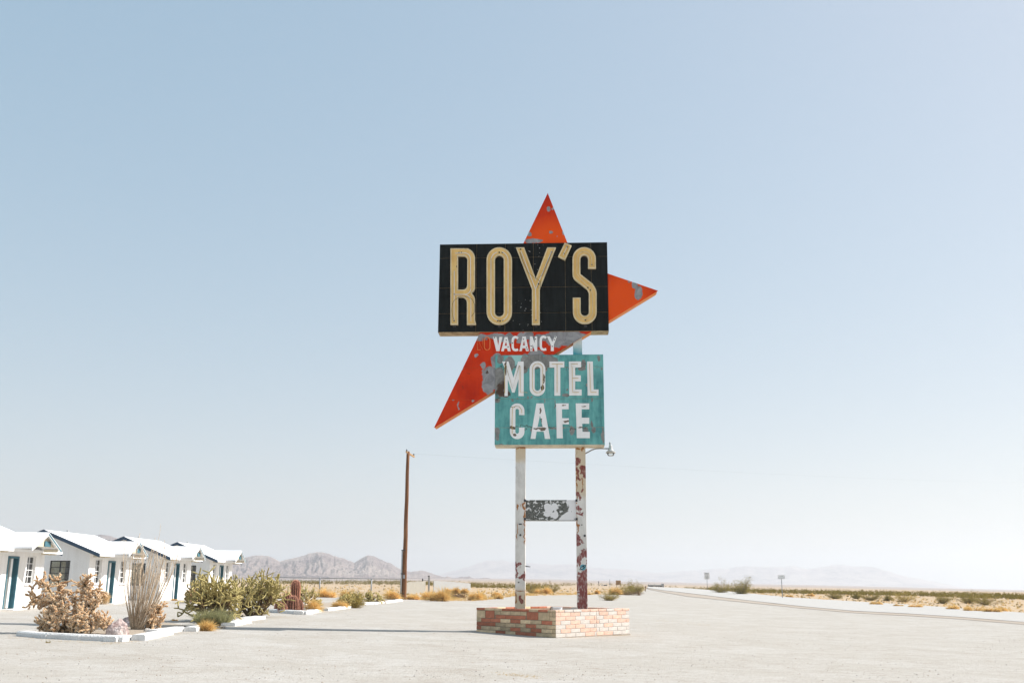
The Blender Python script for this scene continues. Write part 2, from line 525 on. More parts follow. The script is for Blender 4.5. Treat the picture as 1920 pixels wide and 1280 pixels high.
# ------------------------------------------------------------------ mountains and plain
def mountmat():
    m, t, b = newmat('bare_mountain_rock')
    v = coords(t, 'Object')
    f = noise_(t, v, .004, 8, .6, .6)
    g = noise_(t, v, .03, 6, .65)
    x = math_(t, 'ADD', math_(t, 'MULTIPLY', f, .7), math_(t, 'MULTIPLY', g, .3))
    c = ramp(t, x, [(.38, (.16, .12, .125)), (.46, (.34, .265, .25)), (.53, (.46, .37, .335)), (.62, (.54, .45, .40))])
    bump(t, b, noise_(t, v, .018, 8, .7), 1.0, 60)
    t.links.new(c, b.inputs['Base Color']); b.inputs['Roughness'].default_value = 1
    b.inputs['Specular IOR Level'].default_value = .05
    return m
M['mount'] = mountmat()
def ridge(name, prof, D0, D1, D2, seed, rough=.35, ncol=420, nrow=34, fs_=1.0, mat='mount'):
    """prof: skyline in photograph points; the crest stands D1 metres off, foot at D0, back at D2"""
    mb = MB()
    x0, x1 = prof[0][0], prof[-1][0]
    vs, fs = [], []
    for i in range(ncol + 1):
        px = lerp(x0, x1, i / ncol)
        b = bear(px)
        n = math.hypot(1, b)
        tx, ty = b / n, 1 / n
        crest_px = interp(px, prof)
        d = ray(px, crest_px + 1.3 * noise.noise(Vector((px * .11 * fs_, seed, 0))) + .8 * noise.noise(Vector((px * .4 * fs_, seed, 3))))
        hz = EYE.z + d.z / math.hypot(d.x, d.y) * D1
        for j in range(nrow + 1):
            s = j / nrow * 1.5
            D = lerp(D0, D1, s) if s <= 1 else lerp(D1, D2, (s - 1) / .5)
            x, y = tx * D, ty * D
            base = H(x, y) - 2
            q = Vector((px * .02 * fs_, s * 1.6, seed))
            rg = 1 - abs(noise.noise(q)) * 2
            rg2 = 1 - abs(noise.noise(q * 2.7 + Vector((0, 0, 7)))) * 2
            rg3 = noise.noise(q * 7) + .8 * noise.noise(q * 15)
            k = (s ** 1.25) if s <= 1 else max(0, 1 - ((s - 1) / .5) ** 1.3)
            k *= 1 - rough * (1 - min(s, 1) ** 3) * (1 - (.5 * rg + .4 * rg2 + .35 * rg3)) if s < 1 else 1
            vs.append((x, y, lerp(base, hz, max(0, k))))
    w = nrow + 1
    for i in range(ncol):
        for j in range(nrow):
            fs.append((i * w + j, (i + 1) * w + j, (i + 1) * w + j + 1, i * w + j + 1))
    mb.add(vs, fs)
    o = mb.build(name, M[mat], smooth=True)
    return tag(o, kind='structure')
near_m = [(-60, 1020), (20, 1012), (100, 1010), (145, 1006), (158, 1003), (180, 1001), (200, 1004), (222, 1011), (245, 1011), (270, 1010), (300, 1018), (350, 1028), (400, 1036), (430, 1042), (455, 1045), (470, 1041), (485, 1040), (500, 1041), (512, 1047), (522, 1051), (540, 1047), (556, 1044), (575, 1037), (592, 1033.5), (604, 1034.5), (622, 1040), (640, 1045), (655, 1051), (663, 1054), (675, 1046), (688, 1040), (698, 1041.5), (715, 1049), (735, 1057), (750, 1066), (770, 1071), (786, 1069), (797, 1069.5), (815, 1076), (832, 1082), (850, 1085)]
ridge('mountains', near_m, 2100, 2900, 3500, 3.3, .55, 700, 70)
low_m = [(800, 1086), (822, 1082), (838, 1079.5), (852, 1083), (866, 1080.5), (880, 1080), (893, 1085), (905, 1086)]
ridge('foothills', low_m, 2500, 2800, 3100, 8.1, .3, 120, 14, 2)
low_2 = [(872, 1087), (890, 1084), (905, 1082.8), (915, 1083.2), (930, 1085.8), (940, 1087)]
ridge('foothills', low_2, 2300, 2500, 2700, 5.1, .3, 80, 12, 2)
far_m = [(790, 1087), (830, 1074), (860, 1066), (890, 1056), (915, 1049), (940, 1048), (965, 1053), (1000, 1054), (1035, 1057), (1070, 1056), (1100, 1061), (1140, 1065), (1180, 1066), (1230, 1073), (1290, 1069), (1330, 1066), (1370, 1063), (1400, 1060), (1430, 1061), (1460, 1062), (1490, 1058), (1510, 1063), (1520, 1066), (1545, 1060), (1580, 1057.5), (1610, 1060), (1640, 1061), (1665, 1069), (1690, 1077), (1720, 1083), (1760, 1091), (1800, 1100)]
ridge('far_mountains', far_m, 7000, 7600, 8300, 11.7, .3, 300, 16, .7)

# haze: one closed box of even, thin air around everything
def haze():
    mb = MB(); mb.box(-9800, 9800, -9800, 9800, -75, 260)
    m = bpy.data.materials.new('haze'); m.use_nodes = True
    t = m.node_tree; t.nodes.clear()
    o = N(t, 'ShaderNodeOutputMaterial')
    v = N(t, 'ShaderNodeVolumePrincipled')
    v.inputs['Color'].default_value = (.80, .84, .885, 1)
    v.inputs['Density'].default_value = HAZE
    v.inputs['Anisotropy'].default_value = .35
    t.links.new(v.outputs[0], o.inputs['Volume'])
    tag(fix(mb.build('haze', m)), kind='stuff')
HAZE = 2.3e-4
haze()

# ------------------------------------------------------------------ the big sign
SG_A = R(3.0)                                   # the right end stands a little nearer
SG_O = Vector((1.42, 33.95, 0))
SG_U = Vector((math.cos(SG_A), -math.sin(SG_A), 0))
SG_N = Vector((-math.sin(SG_A), -math.cos(SG_A), 0))   # towards the viewer
sign = thing('roadside_sign', 'tall weathered sign with black name box, red arrow and teal box on two posts', 'sign', SG_O, -SG_A)
def S(px, py, v=-0.29):                         # measurement on the sign's own plane: (across, up) in metres
    d = ray(px, py)
    P0 = SG_O - SG_N * v
    t = (P0 - EYE).dot(SG_N) / d.dot(SG_N)
    p = EYE + d * t - SG_O
    return (p.dot(SG_U), p.z)
def Z1(x, y): return S(790 + x / 4, 340 + y / 4)
def Z2(x, y, v=-.29): return S(790 + x / 4.923, 600 + y / 4.923, v)
def Z6(x, y): return S(880 + x / 10.667, 615 + y / 10.667)
def Lz(pts, f): return [f(*p) for p in pts]

def clip(poly, axis, val, keep_greater):
    out = []
    n = len(poly)
    for i in range(n):
        a, b = poly[i], poly[(i + 1) % n]
        ia = (a[axis] > val) if keep_greater else (a[axis] < val)
        ib = (b[axis] > val) if keep_greater else (b[axis] < val)
        if ia: out.append(a)
        if ia != ib:
            t = (val - a[axis]) / (b[axis] - a[axis])
            p = [lerp(a[0], b[0], t), lerp(a[1], b[1], t)]
            p[axis] = val
            out.append(tuple(p))
    return out

def area2(l): return sum(l[i][0] * l[(i + 1) % len(l)][1] - l[(i + 1) % len(l)][0] * l[i][1] for i in range(len(l)))
def offset(loop, d):                            # moves a closed loop to its left by d
    out = []
    n = len(loop)
    for i in range(n):
        a, b, c = Vector(loop[i - 1]), Vector(loop[i]), Vector(loop[(i + 1) % n])
        e1, e2 = (b - a).normalized(), (c - b).normalized()
        n1, n2 = Vector((-e1.y, e1.x)), Vector((-e2.y, e2.x))
        m = n1 + n2
        if m.length < 1e-6: m = n1
        m.normalize()
        k = d / max(.35, m.dot(n1))
        out.append((b.x + m.x * k, b.y + m.y * k))
    return out
def inward(loop, d):
    return offset(loop, d if area2(loop) > 0 else -d)
def arc(cx, cy, r, a0, a1, n=10, ry=None):      # degrees, photograph sense (y down)
    ry = ry or r
    return [(cx + r * math.cos(R(lerp(a0, a1, i / n))), cy + ry * math.sin(R(lerp(a0, a1, i / n)))) for i in range(n + 1)]
def ribbon(path, w):                            # outline of an open stroke of width w
    n = len(path)
    L, Rr = [], []
    for i in range(n):
        a, b, c = Vector(path[max(i - 1, 0)]), Vector(path[i]), Vector(path[min(i + 1, n - 1)])
        e1 = (b - a).normalized() if i else (c - b).normalized()
        e2 = (c - b).normalized() if i < n - 1 else e1
        n1, n2 = Vector((-e1.y, e1.x)), Vector((-e2.y, e2.x))
        m = (n1 + n2).normalized()
        k = w / 2 / max(.4, m.dot(n1))
        L.append((b.x + m.x * k, b.y + m.y * k)); Rr.append((b.x - m.x * k, b.y - m.y * k))
    return L + Rr[::-1]

# colours of the sign
def sheetmat(name, paint, dark, ells, metal=(.30, .30, .31), amp=.28, scale=4, rust=None, streak=.5, specks=.0, lighter=None, light_ells=None, small=.0):
    m, t, b = newmat(name)
    tc = N(t, 'ShaderNodeTexCoord').outputs['Object']
    st = noise_(t, coords(t, 'Object', (5, 5, .6)), 1.2, 6, .65)
    bl = noise_(t, tc, 1.1, 6, .6)
    c = ramp(t, math_(t, 'ADD', math_(t, 'MULTIPLY', st, streak), math_(t, 'MULTIPLY', bl, 1 - streak)), [(.38, dark), (.58, paint)])
    mo = ramp(t, noise_(t, coords(t, 'Object', (1.3, 1.3, .8)), 2.6, 10, .78, .8), [(.40, 0.0), (.60, 1.0)])
    c = mixc(t, math_(t, 'MULTIPLY', mo, .18 if paint[1] > .3 else .08), c, tuple(min(1, x * 1.7 + .01) for x in paint))
    if light_ells: c = mixc(t, patches(t, tc, light_ells, .1, 3, .5), c, lighter)
    if specks:
        vo = N(t, 'ShaderNodeTexVoronoi'); vo.inputs['Scale'].default_value = 9
        t.links.new(tc, vo.inputs['Vector'])
        k = math_(t, 'LESS_THAN', vo.outputs['Distance'], specks)
        reg = patches(t, tc, [E(992, 590, 28, 30), E(1000, 470, 24, 10), E(1012, 500, 10, 20), E(968, 462, 8, 6)], .5, 2, .35)
        c = mixc(t, math_(t, 'MULTIPLY', k, reg), c, (.5, .5, .48))
    mt = ramp(t, noise_(t, coords(t, 'Object', (1, 1, 1)), 3.2, 8, .7, 1.2), [(.35, tuple(x * .7 for x in metal)), (.65, tuple(min(1, x * 1.35) for x in metal))])
    msk = patches(t, tc, ells, amp, scale) if ells else None
    if small:
        s_ = math_(t, 'MULTIPLY', ramp(t, noise_(t, tc, 2.4, 7, .7), [(small, 0.0), (small + .02, 1.0)]), 1.0)
        msk = math_(t, 'MAXIMUM', msk, s_) if msk is not None else s_
    if msk is not None: c = mixc(t, msk, c, mt)
    if rust:
        rm = patches(t, tc, rust, .5, 6, .3)
        c = mixc(t, math_(t, 'MULTIPLY', rm, .9), c, (.07, .035, .02))
    t.links.new(c, b.inputs['Base Color'])
    b.inputs['Roughness'].default_value = .62; b.inputs['Specular IOR Level'].default_value = .08
    bump(t, b, bl, .25, .02)
    return m
def E(px, py, rx, ry, rot=0, v=-.29):           # an ellipse measured on the sign (photograph pixels)
    u, w = S(px, py, v)
    k = 0.0188
    return (u, w, rx * k, ry * k, rot)
red_e = [E(1029, 392, 4.5, 5), E(1037, 390, 1.5, 2.5), E(1033, 435, 3.2, 3.8), E(1056, 436, 2, 3), E(992, 439, 4, 5, 40), E(1001, 451, 17, 5), E(1043, 442, 1, 1.2),
         E(1181, 529, 3, 2), E(1191, 535, 5, 7, -30), E(1197, 549, 7, 13, 5), E(1141, 598, 2, 2),
         E(903, 632, 11, 7), E(925, 630, 14, 5), E(940, 633, 8, 8), E(955, 634, 10, 10), E(976, 633, 8, 11), E(990, 628, 10, 8), E(1003, 640, 12, 12), E(1020, 632, 20, 7), E(1045, 635, 22, 16), E(1066, 634, 26, 14, -14), E(1085, 629, 20, 5),
         E(893, 666, 2.6, 4), E(906, 684, 4.5, 7), E(906, 694, 3, 3), E(932, 676, 11, 16), E(954, 680, 12, 14), E(984, 676, 9, 14), E(1005, 672, 19, 16), E(1030, 677, 14, 11), E(918, 704, 14, 18), E(930, 716, 24, 16), E(916, 722, 12, 17), E(936, 700, 20, 14), E(859, 760, 1.6, 9), E(838, 750, 1.5, 1.5), E(850, 750, 2.5, 1.5), E(886, 750, 3, 2), E(867, 691, 2, 2)]
M['red_sheet'] = sheetmat('red_painted_sheet', (.62, .040, .006), (.46, .022, .005), red_e, (.27, .27, .28), .22, 4.5,
                          rust=[E(916, 700, 3, 2), E(866, 722, 1, 1), E(863, 718, 1, 1), E(869, 727, 1, 1), E(879, 699, 1, 1), E(869, 692, .8, .8)], streak=.3, light_ells=[E(1170, 570, 50, 60), E(1040, 450, 60, 40)], lighter=(.80, .085, .008))
M['orange_side'] = plain('orange_edge', (.74, .19, .028), .6, .2, 3, c2=(.78, .26, .04), bmp=.1)
M['black_sheet'] = sheetmat('black_painted_sheet', (.011, .014, .014), (.002, .003, .003), None, streak=.7, specks=.13, small=.735, metal=(.25, .25, .24))
M['box_bottom'] = plain('brown_weathered_underside', (.30, .20, .10), .8, .4, 4, c2=(.50, .38, .22))
teal_e = [E(938, 672, 6, 10), E(955, 682, 10, 15), E(984, 683, 8, 18), E(1004, 676, 18, 16), E(1030, 678, 15, 12), E(1022, 692, 5, 5), E(984, 696, 4, 4), E(1094, 681, 4, 8), E(1091, 690, 8, 4), E(1124, 672, 3, 6), E(1127, 690, 2, 2),
          E(935, 712, 12, 24), E(945, 736, 10, 10), E(931, 750, 6, 4), E(933, 812, 4, 12), E(930, 806, 6, 5), E(990, 744, 2.5, 2.5), E(998, 744, 2, 3), E(970, 746, 1.5, 1.5), E(1021, 751, 1.2, 4), E(1041, 757, 1, 9), E(1061, 741, 6, 4), E(1110, 750, 1.6, 4), E(1109, 796, 2, 6), E(1130, 815, 3, 15), E(1098, 806, 5, 5), E(1112, 806, 3, 5), E(1072, 807, 4, 8), E(1025, 808, 4, 3), E(1047, 803, 14, 2), E(1000, 806, 4, 3), E(960, 750, 1.5, 2), E(941, 833, 10, 1.6), E(1100, 722, 1.5, 3), E(1065, 730, 1.5, 2), E(935, 786, 1, 1)]
M['teal_sheet'] = sheetmat('teal_painted_sheet', (.15, .42, .40), (.055, .20, .21), teal_e, (.22, .22, .21), .2, 5, streak=.55,
                           rust=[E(940, 728, 8, 16, 20), E(947, 738, 7, 5), E(1005, 801, 45, 1.0), E(1010, 801, 18, 1.6), E(960, 801, 9, 1.5), E(932, 748, 5, 2), E(985, 689, 58, .9), E(1080, 689, 40, .6), E(1085, 801, 20, .8)], small=.68,
                           light_ells=[E(970, 672, 16, 14)], lighter=(.34, .60, .58))
M['cream_under'] = plain('cream_underside', (.60, .52, .38), .8, .25, 4)
M['letter_tan'] = sheetmat('tan_letter_enamel', (.80, .54, .22), (.66, .41, .14), None, streak=.5, small=.715, metal=(.12, .07, .03))
M['letter_rim'] = plain('cream_letter_rim', (.72, .60, .38), .6, .2, 4)
M['neon_white'] = plain('white_glass_tube', (.82, .82, .80), .25, .03, 4, bmp=0, spec=.5)
M['neon_amber'] = plain('amber_glass_tube', (.62, .42, .13), .3, .2, 5, bmp=0, spec=.5)
M['neon_orange'] = plain('orange_glass_tube', (.80, .20, .04), .3, .1, 4, bmp=0, spec=.5)
M['wire'] = plain('black_cable', (.02, .018, .015), .6, .1, 4, bmp=0)
lr = [E(1020, 710, 1.6, 9), E(1017, 727, 3, 6), E(961, 802, 8, 3, 0), E(965, 815, 3, 3), E(1013, 770, 1.5, 5), E(1014, 790, 2.2, 6, 15), E(1063, 790, 7, 1.8), E(1058, 760, 4, 1.2), E(1095, 762, 4, 1), E(1012, 803, 12, 1.4), E(1018, 805, 5, 3), E(960, 763, 6, .8), E(1090, 801, 7, 1.3), E(948, 690, 2, 14)]
M['white_letter'] = sheetmat('white_painted_letter', (.90, .89, .89), (.80, .80, .79), lr, (.16, .13, .10), .12, 9, streak=.6, small=.72)

V0 = -0.30                                       # front of the black box
bk_tl, bk_tr, bk_bl, bk_br = S(824, 458, V0), S(1138, 455, V0), S(822.5, 622, V0), S(1141.5, 621, V0)
bx0, bx1 = (bk_tl[0] + bk_bl[0]) / 2, (bk_tr[0] + bk_br[0]) / 2
bz0, bz1 = (bk_bl[1] + bk_br[1]) / 2, (bk_tl[1] + bk_tr[1]) / 2
tl_, tr_2, bl_, br_ = S(928, 665.5), S(1130.5, 665), S(928.5, 834), S(1134, 833)
tx0, tx1 = (tl_[0] + bl_[0]) / 2, (tr_2[0] + br_[0]) / 2
tz0, tz1 = (bl_[1] + br_[1]) / 2, (tl_[1] + tr_2[1]) / 2

def cabinet(name, x0, x1, z0, z1, v0, v1, body, sheet, us, zs, gap=.009, lip=None):
    mb = MB(); mb.box(x0 + .004, x1 - .004, v0 + .014, v1, z0, z1 - .002)
    o = fix(mb.build(name, body, sign))
    U = [x0] + list(us) + [x1]; Zs = [z0 + .004] + sorted(zs) + [z1]
    for i in range(len(U) - 1):
        for j in range(len(Zs) - 1):
            p = MB(); p.bevbox(U[i] + gap / 2, U[i + 1] - gap / 2, v0, v0 + .013, Zs[j] + gap / 2, Zs[j + 1] - gap / 2, .003)
            fix(p.build('sheet_panel', sheet, o))
    # side skins and top skin
    for a, b_ in ((x0 - .004, x0 + .003), (x1 - .003, x1 + .004)):
        p = MB(); p.box(a, b_, v0 + .006, v1, z0 + .004, z1)
        fix(p.build('side_skin', sheet, o))
    p = MB(); p.box(x0, x1, v0 + .006, v1, z1, z1 + .006); fix(p.build('top_skin', sheet, o))
    return o
seams_u = [S(x, 540, V0)[0] for x in (893, 947, 1000, 1060, 1109)]
seams_z = [S(980, y, V0)[1] for y in (482.5, 538.5, 586.5)]
name_box = cabinet('name_box', bx0, bx1, bz0, bz1, V0, .30, M['box_bottom'], M['black_sheet'], seams_u, seams_z)
mseam_z = [S(1030, y)[1] for y in (689, 747.3, 801)]
motel_box = cabinet('motel_box', tx0, tx1, tz0, tz1, -.29, .27, M['cream_under'], M['teal_sheet'], [], mseam_z)
lp = MB(); lp.box(tx0 + .01, tx1 - .01, -.285, .26, tz0 - .05, tz0); fix(lp.build('bottom_lip', M['cream_under'], motel_box))

VA = -.262
A_, B_, C_, D_ = S(1027, 362, VA), S(1078.5, 491.7, VA), S(1234, 545, VA), S(813.5, 802, VA)
arrow_poly = [A_, D_, C_, B_]
mb = MB(); mb.prism(inward(arrow_poly, .012), [], VA + .014, .24)
arrow = fix(mb.build('arrow', M['orange_side'], sign))
zc = sorted([S(900, y, VA)[1] for y in (689, 749)] + [S(1000, 622, VA)[1], S(1060, 470, VA)[1]])
lev = [-1e3] + zc + [1e3]
for i in range(len(lev) - 1):
    pl = clip(clip(arrow_poly, 1, lev[i] + .004, True), 1, lev[i + 1] - .004, False)
    if len(pl) < 3: continue
    mb = MB(); mb.prism(pl, [], VA, VA + .012)
    fix(mb.build('sheet_panel', M['red_sheet'], arrow))

def letter(outer, holes, f, mat, rim, v, depth, tubes=(), tmat=None, tr=.012, rimw=.035, rimh=.035, name='letter', inset=True):
    O = Lz(outer, f); Hs = [Lz(h, f) for h in holes]
    mb = MB(); mb.prism(O, Hs, v - depth, v - .001)
    o = fix(mb.build(name, mat, sign))
    if rim:
        mb = MB()
        mb.prism(offset(O, .003 if area2(O) < 0 else -.003), [inward(O, rimw)], v - depth - rimh, v - .002)
        for h in Hs: mb.prism(inward(h, -rimw), [inward(h, .003)], v - depth - rimh, v - .002)
        fix(mb.build('rim', rim, o))
    if tubes:
        for tb in tubes:
            P = Lz(tb, f)
            mb = MB(); mb.tube([(u, v - depth - .03, w) for u, w in P], tr, 6)
            mb.build('neon_tube', tmat, o, smooth=True)
    return o

LT, RM, NW = M['letter_tan'], M['letter_rim'], M['neon_white']
VL = V0
# R
R_out = [(222, 512), (335, 512)] + arc(333, 582, 70, -90, 0, 8) + [(403, 800)] + arc(360, 803, 43, 0, 62, 4) + arc(352, 893, 51, -48, 0, 5) + [(403, 1042), (412, 1076), (408, 1080), (345, 1080), (345, 915)] + arc(305, 912, 38, 0, -90, 6)[1:] + [(277, 874), (277, 1080), (222, 1080)]
R_hole = [(277, 568), (318, 568)] + arc(318, 598, 30, -90, 0, 6) + [(347, 790)] + arc(317, 792, 28, 0, 90, 6) + [(277, 820)]
letter(R_out, [R_hole], Z1, LT, RM, VL, .09,
       [[(250, 680), (249, 860), (248, 1052)], [(258, 548), (320, 546)] + arc(325, 592, 47, -80, 0, 6) + [(373, 800)] + arc(330, 812, 43, 0, 90, 6) + [(256, 856)], [(330, 856)] + arc(328, 905, 46, -70, 0, 5) + [(374, 1055)]], NW, .013)
# O
O_out = arc(586, 598, 94, 180, 360, 16) + arc(586, 986, 94, 0, 180, 16)
O_hole = arc(586.5, 597, 34, 180, 360, 12) + arc(586.5, 987, 34, 0, 180, 12)
letter(O_out, [O_hole], Z1, LT, RM, VL, .09, [arc(586, 600, 62, -105, -180, 6) + arc(586, 985, 62, 180, 100, 6), arc(586, 600, 66, -70, 0, 6) + arc(586, 985, 66, 0, 70, 6)], NW, .013)
# Y
Y_out = [(712, 505), (772, 505), (858, 737), (945, 505), (1008, 505), (888, 815), (888, 1080), (831, 1080), (831, 815)]
letter(Y_out, [], Z1, LT, RM, VL, .09, [[(748, 530), (798, 660), (857, 818), (860, 900), (860, 1048)], [(978, 530), (920, 670), (859, 812)]], NW, .013)
# apostrophe
letter([(1076, 470), (1125, 490), (1078, 597), (1026, 572)], [], Z1, LT, RM, VL, .09, [[(1093, 497), (1062, 565)]], NW, .01, name='apostrophe')
# S
S_path = [(1279, 660), (1279, 590)] + arc(1221, 590, 58, 0, -180, 14)[1:] + [(1163, 700)] + arc(1200, 700, 37, 180, 140, 3)[1:] + [(1262, 795)] + arc(1225, 850, 60, -42, 0, 4)[1:] + [(1285, 985)] + arc(1225.5, 985, 60, 0, 180, 14)[1:] + [(1165, 880)]
S_m = ribbon(S_path, 57)
letter(S_m, [], Z1, LT, RM, VL, .09, [[(1277, 640), (1277, 590)] + arc(1221, 590, 54, 0, -180, 10)[1:] + [(1166, 700), (1200, 745), (1270, 810), (1284, 860), (1284, 985)] + arc(1225.5, 985, 58, 0, 180, 10)[1:] + [(1167, 900)]], M['letter_rim'], .011)
# loose cables hanging on the letters
for pts in ([(232, 960), (236, 925), (250, 900), (290, 872), (345, 872), (385, 892), (402, 930), (403, 985), (380, 1020)],
            [(740, 540), (762, 610), (800, 690), (858, 738), (905, 715), (935, 640), (975, 550)],
            [(878, 770), (872, 805), (895, 810), (893, 760), (860, 735)], [(232, 960), (235, 1000), (247, 1045)]):
    mb = MB(); mb.tube([(u, VL - .135, w) for u, w in Lz(pts, Z1)], .006, 5); mb.build('cable', M['wire'], sign)
# mounting brackets under the letters
for x in (248, 375, 586, 860, 1232):
    u, w = Z1(x, 1083)
    mb = MB(); mb.box(u - .05, u + .05, VL - .05, VL - .001, w - .05, w)
    fix(mb.build('bracket', M['dark_metal'], sign))

WL, AM = M['white_letter'], M['neon_amber']
VT = -.29
def flat(outer, holes, tubes=(), f=Z2, v=VT, tmat=None, tr=.009, d=.02):
    return letter(outer, holes, f, WL, None, v, d, tubes, tmat or AM, tr)
flat([(745, 382), (806, 382), (850, 530), (893, 382), (945, 382), (945, 700), (897, 700), (897, 545), (862, 668), (838, 668), (798, 545), (798, 700), (768, 700), (768, 440)], [],
     [[(770, 675), (772, 425), (778, 415), (842, 632), (905, 420), (911, 430), (914, 668), (980, 670)]])
flat(arc(1072, 452, 73, 180, 360, 14) + arc(1072, 628, 72, 0, 180, 14), [arc(1072, 455, 26, 180, 360, 10) + arc(1072, 625, 26, 0, 180, 10)],
     [arc(1074, 450, 47, 180, 360, 10) + arc(1074, 625, 47, 0, 180, 10) + [(1027, 450)]])
flat([(1182, 382), (1320, 382), (1320, 437), (1283, 437), (1283, 697), (1228, 697), (1228, 437), (1182, 437)], [], [[(1203, 407), (1308, 407)], [(1253, 409), (1253, 670)]])
flat([(1362, 382), (1475, 382), (1475, 437), (1420, 437), (1420, 510), (1472, 510), (1472, 565), (1420, 565), (1420, 640), (1480, 640), (1480, 695), (1365, 695)], [], [[(1445, 407), (1380, 407), (1392, 440), (1394, 640), (1396, 668), (1455, 668)], [(1395, 538), (1450, 538)]])
flat([(1530, 382), (1583, 382), (1590, 640), (1636, 640), (1636, 695), (1535, 695)], [], [[(1553, 400), (1560, 640), (1562, 666), (1618, 668)]])
C_path = [(927, 875), (927, 835)] + arc(885, 835, 42, 0, -180, 12)[1:] + [(843, 1030)] + arc(885, 1030, 42, 180, 0, 12)[1:] + [(928, 990)]
flat(ribbon(C_path, 50), [], [[(840, 1050), (838, 960), (842, 810), (870, 795), (905, 800), (927, 830), (928, 860)]])
flat([(1062, 768), (1128, 768), (1190, 1095), (1140, 1095), (1130, 1028), (1064, 1028), (1054, 1095), (1008, 1095)], [[(1095, 880), (1120, 985), (1073, 985)]])
flat([(1243, 768), (1360, 768), (1360, 822), (1298, 822), (1300, 905), (1362, 905), (1362, 960), (1303, 960), (1306, 1090), (1250, 1090)], [])
flat([(1425, 768), (1550, 768), (1550, 822), (1480, 822), (1480, 900), (1550, 900), (1550, 955), (1485, 955), (1488, 1030), (1555, 1030), (1555, 1088), (1435, 1088)], [])
# VACANCY
VV = VA
def small(outer, holes=(), f=Z6): return letter(outer, holes, f, WL, None, VV, .03)
small([(470, 175), (545, 175), (580, 340), (600, 175), (660, 175), (600, 460), (540, 460)])
small([(705, 180), (765, 175), (828, 460), (770, 460), (755, 405), (700, 405), (690, 460), (636, 460)], [[(735, 260), (752, 350), (706, 350)]])
c_p = [(972, 205), (948, 186)] + arc(925, 240, 58, -75, -180, 8, 62)[1:] + [(866, 370)] + arc(925, 372, 58, 180, 75, 8, 66)[1:] + [(976, 428)]
small(ribbon(c_p, 46))
small([(1062, 165), (1130, 165), (1190, 458), (1135, 458), (1118, 400), (1062, 400), (1050, 458), (1002, 458)], [[(1095, 250), (1112, 345), (1068, 345)]])
small([(1210, 165), (1262, 165), (1308, 300), (1308, 165), (1358, 165), (1358, 460), (1310, 460), (1262, 320), (1262, 455), (1212, 455)])
small(ribbon([(x + 562, y - 8) for x, y in c_p], 46))
small([(1552, 165), (1610, 165), (1660, 275), (1705, 160), (1752, 168), (1690, 330), (1690, 455), (1630, 455), (1630, 330)])
for n_, P in (('unlit_letter', [(222, 435), (165, 435), (160, 215), (270, 425), (270, 200)]), ('unlit_letter', arc(355, 245, 55, 0, 360, 16, 60)[:9] + arc(358, 370, 55, 180, 360, 8, 68)[0:0])):
    pass
mb = MB(); mb.tube([(u, VA - .04, w) for u, w in Lz([(222, 435), (165, 435), (162, 215), (270, 430), (270, 200)], Z6)], .017, 5); mb.build('letter', M['neon_orange'], sign)
oo = arc(357, 250, 56, 180, 360, 12, 68) + arc(357, 375, 56, 0, 180, 12, 64)
mb = MB(); mb.tube([(u, VA - .04, w) for u, w in Lz(oo + [oo[0]], Z6)], .017, 5); mb.build('letter', M['neon_orange'], sign)

# dark sockets left where the tubes were held
for f_, v_, r_, L_ in ((Z6, VA - .031, .020, [(500, 190), (740, 240), (775, 378), (865, 298), (1083, 222), (1145, 385), (1158, 425), (1237, 425), (1325, 220), (1237, 360), (1717, 182), (1700, 232), (1660, 365)]),
                       (Z1, VL - .091, .030, [(285, 543), (303, 542), (250, 852), (270, 645), (586, 540), (609, 541), (745, 516), (977, 537), (1093, 500), (1070, 548), (1277, 632), (1248, 804), (1270, 821), (575, 1050), (592, 1052), (612, 1046), (860, 1045), (880, 775), (1230, 1045), (248, 1050)])):
    for q in L_:
        u, w = f_(*q); mb = MB(); mb.tube([(u, v_ + .002, w), (u, v_ - .012, w)], r_, 7); mb.build('socket', M['wire'], sign)
# posts
def postmat(name, ells, rust, top):
    m, t, b = newmat(name)
    tc = N(t, 'ShaderNodeTexCoord').outputs['Object']
    bl = noise_(t, coords(t, 'Object', (2, 2, .8)), 2.0, 6, .65)
    c = ramp(t, bl, [(.36, (.56, .54, .50)), (.6, (.72, .70, .66))])
    c = mixc(t, patches(t, tc, top, .3, 2, .4), c, (.60, .50, .36))
    c = mixc(t, patches(t, tc, rust, .3, 5, .35), c, (.34, .14, .04))
    msk = patches(t, tc, ells, .45, 5, .12)
    br = ramp(t, noise_(t, coords(t, 'Object', (9, 9, 3)), 2.0, 8, .75), [(.38, 0.0), (.5, 1.0)])
    c = mixc(t, math_(t, 'MULTIPLY', msk, math_(t, 'ADD', math_(t, 'MULTIPLY', br, .45), .5)), c, (.19, .026, .022))
    sp = ramp(t, noise_(t, tc, 11, 5, .7), [(.68, 0.0), (.70, 1.0)])
    c = mixc(t, math_(t, 'MULTIPLY', sp, .8), c, (.16, .10, .07))
    t.links.new(c, b.inputs['Base Color']); b.inputs['Roughness'].default_value = .6
    bump(t, b, noise_(t, tc, 14, 4), .3, .01)
    return m
vp = -.17
def EP(px, py, rx, ry, rot=0):
    u, w = S(px, py, vp)
    return (u, w, rx * .0186, ry * .0186, rot)
pl0, pl1, pr0, pr1 = S(966.3, 900, vp)[0], S(985, 900, vp)[0], S(1079.5, 900, vp)[0], S(1098.5, 900, vp)[0]
